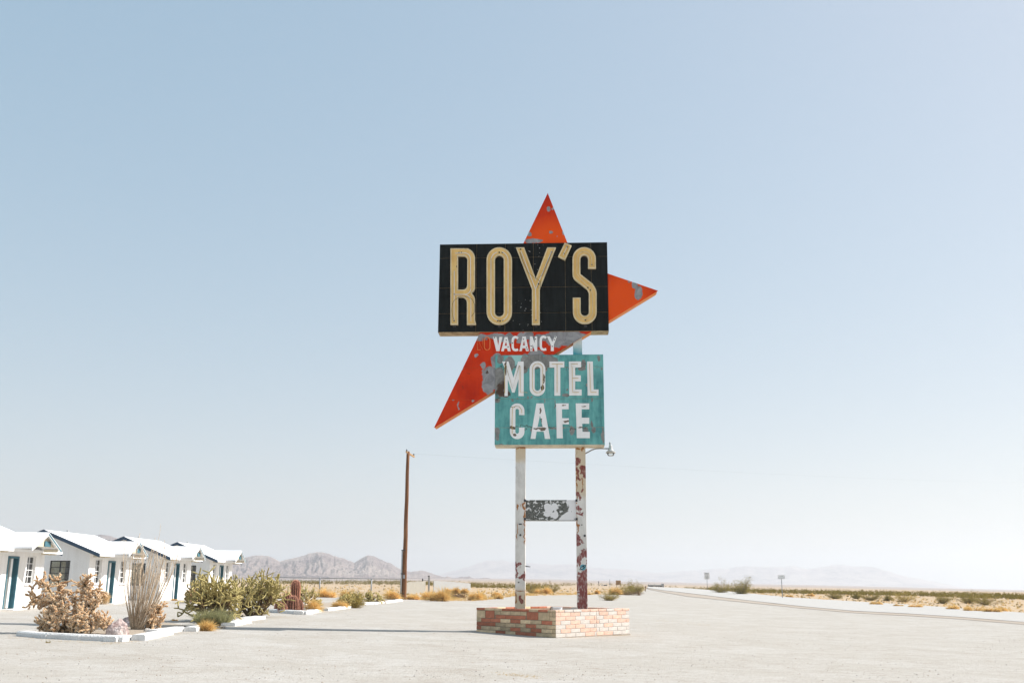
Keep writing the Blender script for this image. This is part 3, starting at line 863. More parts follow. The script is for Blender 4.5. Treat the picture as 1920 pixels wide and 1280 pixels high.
ml = postmat('left_post_paint', [EP(969, 1066, 2, 12), EP(974, 1060, 4, 4), EP(980, 1078, 5, 3), EP(971, 1078, 3, 3), EP(985, 1080, 2, 8), EP(966.5, 875, 1, 3), EP(977, 1122, 2, 5)],
             [EP(970.5, 948, 1.5, 6), EP(977, 947, 1, 4), EP(970.5, 995, 1, 15), EP(983.5, 960, 2, 22), EP(984, 1000, 1, 20), EP(976, 1106, 12, .8), EP(967.5, 1122, 1, 16), EP(984.5, 1122, 1, 16), EP(977, 839, 9, 2)], [EP(975, 850, 20, 14), EP(978, 1125, 16, 20)])
mr_ = postmat('right_post_paint', [EP(1082, 866, 4.1, 6.8, 20), EP(1094, 880, 5.4, 8.1), EP(1083, 884, 2.7, 8.1), EP(1084, 896, 5.4, 4.1), EP(1095, 893, 2.7, 5.4), EP(1084, 926, 4.1, 6.8), EP(1093, 917, 2.7, 4.1), EP(1086, 952, 5.4, 4.1), EP(1087, 960, 6.8, 2.7), EP(1084, 1010, 4.1, 12.2), EP(1088, 1016, 5.4, 5.4), EP(1094, 1039, 6.8, 6.8), EP(1101, 1042, 2.7, 16.2), EP(1086, 1050, 4.1, 10.8), EP(1094, 1080, 10.8, 12.2), EP(1093, 1095, 10.8, 18.9), EP(1096, 1112, 10.8, 16.2), EP(1101, 1090, 2.7, 24.3), EP(1094, 1133, 12.2, 9.5), EP(1080.5, 1090, 1.4, 40.5)],
               [EP(1083, 841, 4, 3), EP(1092, 842, 3, 4), EP(1092, 905, 1, 10), EP(1083, 985, 1.5, 14), EP(1080.5, 900, .8, 60)], [EP(1090, 860, 20, 40), EP(1090, 905, 20, 25)])
zb = -.05
wj = S(976, 1107, vp)[1]
for (x0, x1, m_, top, nm) in ((pl0, pl1, ml, tz0 - .052, 0), (pr0, pr1, mr_, tz0 - .052, 1)):
    # broad-flange column: front and back flange, web plates either side
    mb = MB()
    if nm == 0:
        mb.bevbox(x0, x1, -.17, .17, zb, wj - .012, .006); mb.bevbox(x0 + .004, x1 - .004, -.166, .166, wj + .012, top, .006)
        mb.box(x0 + .02, x1 - .02, -.15, .15, wj - .012, wj + .012)
    else: mb.bevbox(x0, x1, -.17, .17, zb, top, .006)
    p = fix(mb.build('post', m_, sign))
    if nm == 0:
        for (ppx, ppy, w_, h_) in ((975.5, 982, 2.8, 1.1),):
            u, w = S(ppx, ppy, vp); mb = MB(); mb.box(u - w_ * .0186, u + w_ * .0186, -.178, -.16, w - h_ * .0186, w + h_ * .0186); fix(mb.build('slot', M['dark_metal'], p))
    for (ppx, ppy, r_) in (((975.7, 1002.5, 1.9), (972.5, 1091, 1.3)) if nm == 0 else ((1091, 983.5, 1.2), (1096.3, 1003.8, 2.1))):
        u, w = S(ppx, ppy, vp)
        mb = MB(); mb.tube([(u, -.166, w), (u, -.182, w)], r_ * .0186, 10); mb.build('bolt', M['dark_metal'], p)
# upper part of the right post between the boxes, teal below and white above
m, t, b = newmat('white_to_teal_paint')
tc = N(t, 'ShaderNodeTexCoord').outputs['Object']
sp = N(t, 'ShaderNodeSeparateXYZ'); t.links.new(tc, sp.inputs[0])
zz = math_(t, 'ADD', sp.outputs['Z'], math_(t, 'MULTIPLY', noise_(t, tc, 4, 5), .5))
mrn = N(t, 'ShaderNodeMapRange'); t.links.new(zz, mrn.inputs[0]); mrn.inputs[1].default_value = tz1 + .3; mrn.inputs[2].default_value = tz1 + .75
t.links.new(mixc(t, mrn.outputs[0], (.06, .36, .42), (.62, .68, .67)), b.inputs['Base Color']); b.inputs['Roughness'].default_value = .6
M['wtt'] = m
mb = MB(); mb.bevbox(S(1074.6, 650, vp)[0], S(1091.5, 650, vp)[0], -.17, .17, tz1 + .008, bz0, .006)
fix(mb.build('upper_post', m, sign))
mb = MB(); mb.bevbox(S(970, 650, .1)[0], S(986, 650, .1)[0], .25, .5, tz1 + .008, bz0 + .4, .006)
# nail-like step on the left post
mb = MB(); u, w = S(985.5, 1061.5, vp); mb.tube([(u - .02, 0, w + .02), (u + .11, 0, w), (u + .16, 0, w)], [.022, .016, .008], 6); mb.build('peg', M['dark_metal'], sign)

# small weathered board between the posts
def boardmat():
    m, t, b = newmat('peeling_board_print')
    tc = N(t, 'ShaderNodeTexCoord').outputs['Object']
    u0, w0 = S(1033, 956, -.1)
    big = patches(t, tc, [(u0, w0, .19, .19), (u0 - .11, w0 + .12, .12, .12), (u0 + .12, w0 + .12, .12, .12), (u0 - .12, w0 - .11, .12, .12), (u0 + .13, w0 - .14, .13, .14), (u0 + .68, w0 - .38, .5, .34, -25), (u0 + .8, w0 - .1, .22, .4), (u0 + .72, w0 + .3, .2, .12)], .10, 5, .06)
    sp = ramp(t, noise_(t, tc, 9, 5, .6), [(.56, 0.0), (.575, 1.0)])
    gr = ramp(t, noise_(t, tc, 26, 4, .7), [(.35, (.035, .04, .035)), (.65, (.20, .20, .18))])
    c = mixc(t, sp, gr, (.70, .70, .69))
    flk = math_(t, 'SUBTRACT', 1.0, ramp(t, noise_(t, coords(t, 'Object', (1, 1, 1)), 6.5, 4, .6), [(.34, 1.0), (.36, 0.0)]))
    c = mixc(t, math_(t, 'MULTIPLY', big, flk), c, (.78, .77, .77))
    t.links.new(c, b.inputs['Base Color']); b.inputs['Roughness'].default_value = .7
    return m
(bu0, bw1), (bu1, bw0) = S(985.8, 937, -.1), S(1080, 975, -.1)
mb = MB(); mb.bevbox(pl1 + .004, pr0 - .004, -.12, -.085, bw0, bw1, .004)
bd_ = fix(mb.build('small_board', boardmat(), sign))
mb = MB(); mb.box(pl1 + .006, pr0 - .006, -.125, -.06, bw0 - .025, bw0 - .001); fix(mb.build('lower_edge', M['beige_metal'], bd_))
for uu in (pl1 - .05, pr0 - .02):
    for ww in (bw1 - .06, bw0 + .0):
        mb = MB(); mb.bevbox(uu, uu + .07, -.19, -.10, ww, ww + .08, .008); fix(mb.build('clamp', M['dark_metal'], bd_))

# planet sticker on the right post
M['st_blue'] = plain('sticker_blue', (.04, .25, .42), .5, .3, 30, c2=(.16, .50, .55), bmp=0)
u, w = S(1093, 1063, vp)
mb = MB(); mb.tube([(u, -.1705, w), (u, -.1735, w)], .098, 20)
stk = fix(mb.build('sticker', M['st_blue'], sign))
mb = MB()
ring = []
for k in range(28):
    a = 2 * math.pi * k / 28
    x, y = .135 * math.cos(a), .042 * math.sin(a); q = R(36)
    ring.append((u + x * math.cos(q) - y * math.sin(q), w + x * math.sin(q) + y * math.cos(q)))
inn = []
for k in range(28):
    a = 2 * math.pi * k / 28
    x, y = .115 * math.cos(a), .020 * math.sin(a); q = R(36)
    inn.append((u + x * math.cos(q) - y * math.sin(q), w + x * math.sin(q) + y * math.cos(q)))
mb.prism(ring, [inn], -.1765, -.1737); fix(mb.build('ring', M['wire'], stk))
mb = MB(); mb.tube([(u + .01, -.1737, w + .035), (u + .01, -.1755, w + .035)], .028, 10); fix(mb.build('dot', M['wire'], stk))
mb = MB(); mb.tube([(u - .035, -.1737, w - .02), (u - .035, -.1755, w - .02)], .018, 8); mb.build('dot', M['white_paint'], stk)

# lamp on the right post
def SP(px, py): return S(px, py, 0)
lamp_arm = MB(); lamp_arm.tube([(u_, 0, w_) for u_, w_ in (SP(1097, 850), SP(1104, 846.5), SP(1110, 843), SP(1117, 840.8), SP(1126, 840.4), SP(1142, 840.8))], .022, 8)
la = lamp_arm.build('lamp_arm', M['grey_metal'], sign, smooth=True)
u, w = SP(1145, 845)
mb = MB(); k = .0187
mb.lathe([(.04, .22), (.06, .16), (.07, .06), (.10, .02), (.155, -.04)], 14, (u, 0, w - .0)); fix(mb.build('lamp_head', M['white_metal'], la, smooth=True))
mb = MB(); mb.lathe([(.155, -.04), (.165, -.045), (.165, -.075), (.14, -.08)], 16, (u, 0, w)); fix(mb.build('lamp_rim', M['beige_metal'], la))
mb = MB(); mb.lathe([(.135, -.082), (.12, -.13), (.08, -.175), (.03, -.18)], 14, (u, 0, w)); fix(mb.build('glass_bowl', M['glass'], la, smooth=True))
mb = MB(); mb.lathe([(.028, .221), (.028, .29), (.012, .31)], 10, (u - .02, 0, w)); fix(mb.build('light_sensor', M['grey_metal'], la))

# ------------------------------------------------------------------ brick planter under the sign
PC, PL, PR = Vector((1.36, 31.1)), Vector((-1.14, 33.85)), Vector((3.92, 33.85))
PB = PL + PR - PC
g0 = H(PC.x, PC.y) - .02
planter = thing('brick_planter', 'low square planter of tan, red and pink bricks round the foot of the big sign', 'planter', (PC.x, PC.y, g0))
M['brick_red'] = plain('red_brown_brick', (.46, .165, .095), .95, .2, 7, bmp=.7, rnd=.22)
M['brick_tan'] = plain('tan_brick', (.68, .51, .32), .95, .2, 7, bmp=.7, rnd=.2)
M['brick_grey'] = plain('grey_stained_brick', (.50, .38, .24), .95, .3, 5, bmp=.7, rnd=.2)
M['brick_pink'] = plain('salmon_brick', (.68, .46, .36), .95, .14, 7, bmp=.5, rnd=.08)  # red brick lightened for the right walls, sunlight put into the colour
M['brick_pale'] = plain('sunlit_pale_brick', (.58, .53, .48), .95, .12, 7, bmp=.5, rnd=.05)  # tan brick lightened the same way, sunlight painted into its tone
M['mortar_pale'] = plain('sunlit_mortar', (.62, .59, .55), .95, .1, 9, bmp=.4)  # paler copy of the mortar, painted as if sunlit, for the right walls
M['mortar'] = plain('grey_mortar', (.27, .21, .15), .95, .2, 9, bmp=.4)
def pl2(p): return Vector((p.x - PC.x, p.y - PC.y))
BH, BL_, JT, TH = .1225, .475, .013, .20
wall_h = .86
def wall_core(a, b, inner, pale=False, nm='wall'):
    """core of mortar from a to b (planter coordinates), inner = inward normal"""
    d = (b - a).normalized()
    p = [a + inner * .010 + d * .022, b + inner * .010 - d * .022, b + inner * TH - d * .2, a + inner * TH + d * .2]
    mb = MB()
    mb.add([(q.x, q.y, -.15) for q in p] + [(q.x, q.y, wall_h - .065) for q in p], [(0, 1, 2, 3), (7, 6, 5, 4), (0, 4, 5, 1), (1, 5, 6, 2), (2, 6, 7, 3), (3, 7, 4, 0)])
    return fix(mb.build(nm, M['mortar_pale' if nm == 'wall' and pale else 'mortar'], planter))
brick_meshes = {}
def brick(L, h, dp, mat, parent, a, d, inn, s, z, jit):
    key = (round(L, 3), round(h, 3), round(dp, 2), mat.name)
    if key not in brick_meshes:
        mb = MB(); mb.bevbox(0, L, 0, dp, 0, h, .007)
        o = fix(mb.build('brick', mat, parent)); brick_meshes[key] = o.data
    else:
        o = bpy.data.objects.new('brick', brick_meshes[key]); COL.objects.link(o); o.parent = parent
    p = a + d * s + inn * jit
    o.location = (p.x, p.y, z)
    o.rotation_euler = (random.Random(s * 7 + z).uniform(-.006, .006), random.Random(s * 3 + z).uniform(-.007, .007), math.atan2(d.y, d.x))
    return o
def front_wall(a, b, inn, pal, seed, doubles, pilaster=None):
    rnd = random.Random(seed)
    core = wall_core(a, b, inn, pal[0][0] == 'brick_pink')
    d = (b - a).normalized(); L = (b - a).length
    flip = d.cross(inn) < 0 if hasattr(d, 'cross') else False
    nrow = 6
    z0 = .05
    mb = MB()                                    # footing
    q = [a - inn * .015 - d * .01, b - inn * .015 + d * .01, b + inn * .1, a + inn * .1]
    mb.add([(v.x, v.y, -.2) for v in q] + [(v.x, v.y, z0 - .012) for v in q], [(0, 1, 2, 3), (7, 6, 5, 4), (0, 4, 5, 1), (1, 5, 6, 2), (2, 6, 7, 3), (3, 7, 4, 0)])
    fix(mb.build('footing', M['bed'], planter))
    skip = {}
    for r in range(nrow):
        z = z0 + r * BH
        s = 0.0
        off = (BL_ / 2 if r % 2 else 0.0)
        edges = [0.0]
        e = off if off else BL_
        while e < L - .12: edges.append(e); e += BL_
        edges.append(L)
        if pilaster:
            edges = [x for x in edges if abs(x - pilaster) > .10]; edges.append(pilaster); edges.sort()
        for i in range(len(edges) - 1):
            e0, e1 = edges[i], edges[i + 1]
            if e1 - e0 < .05: continue
            if doubles and r >= nrow - 2:
                hit = [q for q in doubles if e0 < q[1] - .02 and e1 > q[0] + .02]
                if hit:
                    e0 = max(e0, max([q[1] for q in hit if q[0] <= e0 + .001] or [e0])); e1 = min(e1, min([q[0] for q in hit if q[0] > e0 - .001] or [e1]))
                    if e1 - e0 < .07: continue
            mat = M[rnd.choices([p[0] for p in pal], [p[1] for p in pal])[0]]
            h = BH - JT
            brick(round(e1 - e0 - JT, 3), h, .06, mat, core, a, d, inn, e0 + JT / 2, z, rnd.uniform(-.006, .002))
    for q0, q1, mn in (doubles or ()):
        brick(round(q1 - q0 - JT, 3), 2 * BH - JT, .06, M[mn], core, a, d, inn, q0 + JT / 2, z0 + (nrow - 2) * BH, -.004)
    # cap bricks
    e = .0
    while e < L - .05:
        e1 = min(L, e + .42)
        mat = M[rnd.choices([p[0] for p in pal], [p[1] for p in pal])[0]]
        zz_ = z0 + nrow * BH
        brick(round(e1 - e - .012, 3), wall_h - zz_ - .005, TH - .012, mat, core, a, d, inn, e + .006, zz_, rnd.uniform(-.012, -.004))
        e = e1
    return core
a_, b_, c_, e_ = pl2(PL), pl2(PC), pl2(PR), pl2(PB)
def nin(a, b):
    d = (b - a).normalized(); n = Vector((-d.y, d.x))
    mid = (a_ + c_) / 2
    return n if (mid - a).dot(n) > 0 else -n
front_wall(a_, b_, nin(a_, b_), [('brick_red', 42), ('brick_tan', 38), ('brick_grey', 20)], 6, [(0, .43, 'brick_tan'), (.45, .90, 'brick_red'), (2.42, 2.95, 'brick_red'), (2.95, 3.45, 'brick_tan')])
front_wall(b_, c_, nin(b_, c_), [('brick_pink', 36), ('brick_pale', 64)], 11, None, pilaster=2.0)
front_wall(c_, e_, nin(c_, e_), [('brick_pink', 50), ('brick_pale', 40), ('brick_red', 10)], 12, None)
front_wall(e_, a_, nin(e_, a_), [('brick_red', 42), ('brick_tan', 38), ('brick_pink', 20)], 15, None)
mid = (a_ + c_) / 2
q = [mid + (p - mid) * .93 for p in (a_, b_, c_, e_)]
mb = MB(); mb.add([(p.x, p.y, .72) for p in q], [(0, 1, 2, 3)]); o = fix(mb.build('gravel_fill', M['bed'], planter))
if o.data.polygons[0].normal.z < 0: o.data.flip_normals()
# white pail standing in the planter
px_, py_ = 1037, 1139
pp = EYE + ray(px_, 1144) * ((EYE.z - (g0 + .80)) / -ray(px_, 1144).z)
mb = MB(); mb.lathe([(.13, 0), (.15, .19), (.16, .20), (.145, .205), (.13, .02)], 16)
M['pail'] = plain('white_plastic', (.78, .80, .82), .4, .04, 4, bmp=0)
pl_ = fix(mb.build('pail', M['pail'], smooth=False, loc=(1.46, 31.95, g0 + .72)))
tag(pl_, 'small white pail showing over the near corner of the brick planter', 'pail')

# ------------------------------------------------------------------ motel cottages
FX = -21.0
HW, DP = 2.85, 4.6
SL = 0.396
def zr(x): return 2.45 + (.6 - x) * SL if x > -2.3 else 2.45 + (.6 + 4.6 + x) * SL
def wall_panel(mb, f, s0, s1, z0, z1, holes, th):
    """wall in (s, z), openings cut out, with reveals; f(s, z, depth) gives the point"""
    Sx = sorted(set([s0, s1] + [h[0] for h in holes] + [h[1] for h in holes]))
    Zx = sorted(set([z0, z1] + [h[2] for h in holes] + [h[3] for h in holes]))
    def solid(i, j):
        if i < 0 or j < 0 or i >= len(Sx) - 1 or j >= len(Zx) - 1: return None
        a, b = (Sx[i] + Sx[i + 1]) / 2, (Zx[j] + Zx[j + 1]) / 2
        return not any(h[0] < a < h[1] and h[2] < b < h[3] for h in holes)
    for i in range(len(Sx) - 1):
        for j in range(len(Zx) - 1):
            if not solid(i, j): continue
            a, b, c, d = Sx[i], Sx[i + 1], Zx[j], Zx[j + 1]
            mb.add([f(a, c, 0), f(b, c, 0), f(b, d, 0), f(a, d, 0)], [(0, 1, 2, 3)])
            mb.add([f(a, c, th), f(b, c, th), f(b, d, th), f(a, d, th)], [(3, 2, 1, 0)])
            for (di, dj, p, q) in ((-1, 0, (a, c), (a, d)), (1, 0, (b, c), (b, d)), (0, -1, (a, c), (b, c)), (0, 1, (a, d), (b, d))):
                if solid(i + di, j + dj) is False or solid(i + di, j + dj) is None:
                    mb.add([f(p[0], p[1], 0), f(q[0], q[1], 0), f(q[0], q[1], th), f(p[0], p[1], th)], [(0, 1, 2, 3)])
WMATS = {}
def window(parent, f, s0, s1, z0, z1, nc, nr, frame, curtain, deep=.10, mull=.028, sill=True, curtain_gap=0):
    """frame > pane, muntin, sill in an opening; f as above"""
    def bar(mb, a, b, c, d, t0, t1):
        P = [f(a, c, t0), f(b, c, t0), f(b, d, t0), f(a, d, t0), f(a, c, t1), f(b, c, t1), f(b, d, t1), f(a, d, t1)]
        mb.add(P, [(0, 1, 2, 3), (7, 6, 5, 4), (0, 4, 5, 1), (1, 5, 6, 2), (2, 6, 7, 3), (3, 7, 4, 0)])
    e = .003
    mb = MB(); w = .045
    bar(mb, s0 + e, s1 - e, z0 + e, z0 + w, deep, deep + .05); bar(mb, s0 + e, s1 - e, z1 - w, z1 - e, deep, deep + .05)
    bar(mb, s0 + e, s0 + w, z0 + w, z1 - w, deep, deep + .05); bar(mb, s1 - w, s1 - e, z0 + w, z1 - w, deep, deep + .05)
    fr = fix(mb.build('window', frame, parent))
    for k in range(1, nc):
        x = lerp(s0 + w, s1 - w, k / nc); mb = MB(); mm = mull * (1.8 if nc == 2 and not sill else 1)
        bar(mb, x - mm / 2, x + mm / 2, z0 + w, z1 - w, deep + .002, deep + .048); fix(mb.build('muntin', frame, fr))
    for k in range(1, nr):
        z = lerp(z0 + w, z1 - w, k / nr)
        mb = MB(); bar(mb, s0 + w, s1 - w, z - mull / 2, z + mull / 2, deep + .006, deep + .044); fix(mb.build('muntin', frame, fr))
    for i in range(nc):
        for j in range(nr):
            a, b = lerp(s0 + w, s1 - w, i / nc), lerp(s0 + w, s1 - w, (i + 1) / nc)
            c, d = lerp(z0 + w, z1 - w, j / nr), lerp(z0 + w, z1 - w, (j + 1) / nr)
            mb = MB(); bar(mb, a + .004, b - .004, c + .004, d - .004, deep + .022, deep + .026); fix(mb.build('pane', M['glass'], fr))
    if sill:
        mb = MB(); bar(mb, s0 - .08, s1 + .08, z0 - .07, z0 - e, -.06, .08); fix(mb.build('sill', M['white_paint'], fr))
    if curtain:
        mb = MB()
        n = 14; lo, hi = s0 - .05, s1 + .05 - curtain_gap
        vs = []
        for k in range(n + 1):
            s = lerp(lo, hi, k / n); t = deep + .052 + .012 * math.sin(k * 2.2)
            vs += [f(s, z0 - .1, t), f(s, z1 + .05, t)]
        mb.add(vs, [(2 * k, 2 * k + 2, 2 * k + 3, 2 * k + 1) for k in range(n)])
        mb.build('curtain', curtain, fr)
    return fr
def cottage(yc, label, seed, first=True):
    rnd = random.Random(seed)
    g = min(H(FX, yc), .66)
    g = {0: .58, 1: .60, 2: .58, 3: .62}[seed]
    root = thing('motel_cottage', label, 'cottage', (FX, yc, g), 0, 'white motel cottages in a row')
    root.scale = (1, 1, {0: 1, 1: 1.01, 2: 1.055, 3: 1.06}[seed])
    mb = MB()
    ff = lambda s, z, t: (-t, s, z)                 # facade: outward +x
    gf = lambda s, z, t: (s, -HW + t, z)            # near gable: outward -y
    gb = lambda s, z, t: (s, HW - t, z)
    bf = lambda s, z, t: (-DP + t, s, z)
    zw = zr(0) - .125
    door = (-.47, .47, 0.02, 2.18)
    w1, w2 = (-2.05, -1.25, 1.03, 2.22), (1.25, 2.05, 1.03, 2.22)
    wall_panel(mb, ff, -HW, HW, -.5, zw, [door, w1, w2], .22)
    wn = (-1.95, -.95, .90, 2.12)
    wall_panel(mb, gf, -DP + .001, -.221, -.5, zw - .001, [wn], .22)
    wall_panel(mb, gb, -DP + .001, -.221, -.5, zw - .001, [], .22)
    wall_panel(mb, bf, -HW + .221, HW - .221, -.5, zw - .001, [], .22)
    for y0, y1 in ((-HW, -HW + .22), (HW - .22, HW)):   # gable tops
        mb.prism([(-DP, zw), (0, zw), (-DP / 2, zr(-DP / 2) - .125)], [], y0, y1)
    wl = fix(mb.build('wall', M['white_wall'], root))
    # roof
    mb = MB(); ov = .32
    t = .10
    mb.prism([(-DP - .6, zr(-DP - .6)), (-DP / 2, zr(-DP / 2)), (.6, zr(.6)), (.6, zr(.6) - t), (-DP / 2, zr(-DP / 2) - t), (-DP - .6, zr(-DP - .6) - t)], [], -HW - ov, HW + ov)
    roof = fix(mb.build('roof', M['roof_white'], root))
    for sgn in (-1, 1):                              # rake fascia boards
        y0 = -HW - ov - .035 if sgn < 0 else HW + ov + .002
        for a, b in ((-DP - .62, -DP / 2 - .002), (-DP / 2 + .002, .62)):
            mb = MB(); mb.prism([(a, zr(a) + .01), (b, zr(b) + .01), (b, zr(b) - .17), (a, zr(a) - .17)], [], y0, y0 + .033)
            fix(mb.build('fascia', M['navy'], roof))
    mb = MB(); mb.box(.602, .625, -HW - ov, HW + ov, zr(.6) - .11, zr(.6) + .004); fix(mb.build('fascia', M['roof_white'], roof))
    y = -HW - .1
    while y < HW + .1:
        if abs(y) > 1.4:
            mb = MB(); mb.box(.22, .58, y - .03, y + .03, zr(.5) - .20, zr(.5) - .07); fix(mb.build('rafter_tail', M['soffit'], roof))
        y += .62
    mb = MB(); mb.tube([(-2.9, .9, 3.2), (-2.9, .9, 3.78)], .06, 8); mb.build('vent_pipe', M['white_metal'], roof)
    # entry gable
    ax, ez, cz, hw = 1.34, 2.52, 3.17, 1.30
    mb = MB()
    def xs(z): return .6 - (z - 2.45) / SL - .08
    for sg in (-1, 1):
        e0, c0 = (sg * hw, ez), (0, cz)
        vs = [(xs(e0[1]), e0[0], e0[1]), (ax, e0[0], e0[1]), (ax, 0, cz), (xs(cz), 0, cz),
              (xs(e0[1]), e0[0], e0[1] - .07), (ax, e0[0], e0[1] - .07), (ax, 0, cz - .07), (xs(cz), 0, cz - .07)]
        mb.add(vs, [(0, 1, 2, 3), (7, 6, 5, 4), (0, 4, 5, 1), (1, 5, 6, 2), (3, 7, 4, 0)])
    cano = fix(mb.build('entry_gable', M['roof_white'], root))
    sl = (cz - ez) / hw
    for sg in (-1, 1):
        P = [(sg * (hw + .04), ez - .02), (0, cz), (0, cz - .15), (sg * (hw + .04), ez - .17)]
        mb = MB(); mb.add([(ax + .003, y, z) for y, z in P] + [(ax + .035, y, z) for y, z in P], [(0, 1, 2, 3), (7, 6, 5, 4), (0, 4, 5, 1), (1, 5, 6, 2), (2, 6, 7, 3), (3, 7, 4, 0)])
        fix(mb.build('rake_board', M['white_paint'], cano))
        if sg < 0: continue
        P = [(sg * (hw + .04), ez - .07), (0, cz - .04), (0, cz - .115), (sg * (hw + .04), ez - .135)]
        mb = MB(); mb.add([(ax + .036, y, z) for y, z in P] + [(ax + .048, y, z) for y, z in P], [(0, 1, 2, 3), (7, 6, 5, 4), (0, 4, 5, 1), (1, 5, 6, 2), (2, 6, 7, 3), (3, 7, 4, 0)])
        fix(mb.build('trim_strip', M['teal'], cano))
        mb = MB(); mb.box(.7, ax - .05, sg * (hw - .12) - .04, sg * (hw - .12) + .04, ez - .15, ez - .04); fix(mb.build('beam', M['soffit'], cano))
    mb = MB()
    P = [(-hw + .25, zw + .0), (hw - .25, zw + .0), (0, cz - .1)]
    mb.add([(1.16, y, z) for y, z in P] + [(1.20, y, z) for y, z in P], [(0, 1, 2), (5, 4, 3), (0, 3, 4, 1), (1, 4, 5, 2), (2, 5, 3, 0)])
    fix(mb.build('gable_board', M['soffit'], cano))
    mb = MB(); mb.box(1.202, 1.25, .02, .56, zw + .02, zw + .24); vt = fix(mb.build('vent', M['teal'], cano))
    for k in range(4):
        mb = MB(); mb.box(.70, .725, -.25, .27, zw + .08 + k * .055, zw + .10 + k * .055); fix(mb.build('vent_slat', M['navy'], cano)) if False else None
    # door
    mb = MB()
    for a, b, c, d in ((-.468, -.40, .02, 2.17), (.40, .468, .02, 2.17), (-.40, .40, 2.09, 2.17)):
        mb.box(-.16, .03, a, b, c, d)
    fr = fix(mb.build('door_frame', M['teal'], root))
    mb = MB(); mb.bevbox(-.20, -.15, -.395, .22, .05, 2.08, .006); dl = fix(mb.build('door', M['door_grey'], root))
    mb = MB(); mb.bevbox(-.145, -.09, .02, .18, .05, 2.08, .006); fix(mb.build('screen_door_edge', M['white_paint'], dl))
    mb = MB(); mb.box(-.20, -.15, .221, .395, .05, 2.08); fix(mb.build('side_light', M['teal'], dl))
    mb = MB(); mb.tube([(-.15, -.28, 1.05), (-.10, -.28, 1.05), (-.10, -.20, 1.05)], .014, 6); mb.build('handle', M['dark_metal'], dl)
    mb = MB(); mb.bevbox(.0, .55, -.62, .62, -.35, .03, .01); fix(mb.build('door_step', M['white_paint'], root))
    window(root, ff, *w1, 2, 4, M['white_paint'], M['curtain'] if seed in (0, 2) else M['pale_curtain'], curtain_gap=.25 if seed == 2 else 0)
    window(root, ff, *w2, 2, 4, M['white_paint'], M['curtain'] if seed in (0,) else M['pale_curtain'])
    window(root, gf, *wn, 2, 4, M['dark_metal'], M['curtain'], deep=.04, mull=.024, sill=False, curtain_gap=.3)
    return root
cottage(42.65, 'nearest white cottage, cut by the left edge of the picture', 0)
cottage(53.2, 'white cottage with a ball of dry tumbleweed beside its teal door', 1)
cottage(63.6, 'white cottage seen between the tall wand shrub and the green branching cactus', 2)
cottage(73.4, 'farthest white cottage of the row, its front half hidden by cactus branches', 3)

# ------------------------------------------------------------------ kerbs and beds
def kerb(pts, w, h, label, seed):
    rnd = random.Random(seed)
    P = [at(*p) for p in pts]
    root = thing('kerb', label, 'kerb', P[0], 0, 'whitewashed kerbs round the cactus beds')
    O = P[0]
    # run of stones along the line
    for i in range(len(P) - 1):
        a, b = P[i], P[i + 1]
        d = Vector((b.x - a.x, b.y - a.y)); L = d.length; d.normalize()
        n = Vector((-d.y, d.x))
        if n.y < 0: n = -n
        k = max(1, round(L / 1.3))
        for j in range(k):
            s0, s1 = L * j / k + (.004 if j or not i else -.09), L * (j + 1) / k - (.004 if j < k - 1 or i == len(P) - 2 else -.09)
            dh, dw = rnd.uniform(-.012, .012), rnd.uniform(-.02, .02)
            mb = MB()
            vs = []
            m_ = 4
            for q in range(m_ + 1):
                s = lerp(s0, s1, q / m_)
                c = Vector((a.x, a.y)) + d * s
                wob = .015 * noise.noise(Vector((c.x * 2, c.y * 2, seed)))
                z0 = H(c.x, c.y)
                e = .035
                for (o_, z) in ((0, -.2), (0.02, h - e + dh), (e + .02, h + dh), (w - e + dw, h + dh + wob), (w + dw, h - e + dh), (w + dw, -.2)):
                    p = c + n * (o_ + wob)
                    vs.append((p.x - O.x, p.y - O.y, z0 + z - O.z))
            fs = []
            for q in range(m_):
                for r in range(6):
                    r2 = (r + 1) % 6
                    fs.append((q * 6 + r, q * 6 + r2, (q + 1) * 6 + r2, (q + 1) * 6 + r))
            fs.append(tuple(range(6))); fs.append(tuple(m_ * 6 + r for r in range(6))[::-1])
            mb.add(vs, fs)
            fix(mb.build('kerb_stone', M['kerb'], root))
    return root
kerb([(28, 1193), (80, 1198), (140, 1201), (190, 1203), (222, 1204), (246, 1201), (300, 1190.5), (345, 1184), (366, 1180)], .36, .15, 'long whitewashed kerb around the front of the nearest cactus bed', 1)
kerb([(412, 1174), (445, 1168), (470, 1164.5), (499, 1160.5)], .5, .13, 'white kerb at the foot of the branching green cacti', 4)
kerb([(500, 1148), (545, 1151), (570, 1152.5), (603, 1148)], .42, .16, 'white kerb in front of the round pink barrel cacti', 5)
kerb([(616, 1145.5), (646, 1142), (669, 1139)], .4, .15, 'white kerb in front of the mixed shrubs left of the pole', 6)
kerb([(684, 1133.5), (704, 1133), (733, 1130), (756, 1127)], .45, .16, 'farthest white kerb, ending beside the wooden pole', 7)
def bedsheet(px, seed): drape('planting_bed', G(px), M['bed'], .045, .5, .12, seed)
bedsheet([(70, 1187), (140, 1194), (200, 1197), (245, 1194), (320, 1180), (352, 1174), (300, 1168), (150, 1172), (85, 1180)], 21)
bedsheet([(380, 1172), (440, 1161), (495, 1154), (515, 1146), (470, 1145), (400, 1155)], 22)
bedsheet([(505, 1143), (560, 1147), (602, 1143), (640, 1139), (700, 1130), (745, 1126), (700, 1124), (620, 1130), (540, 1137)], 23)
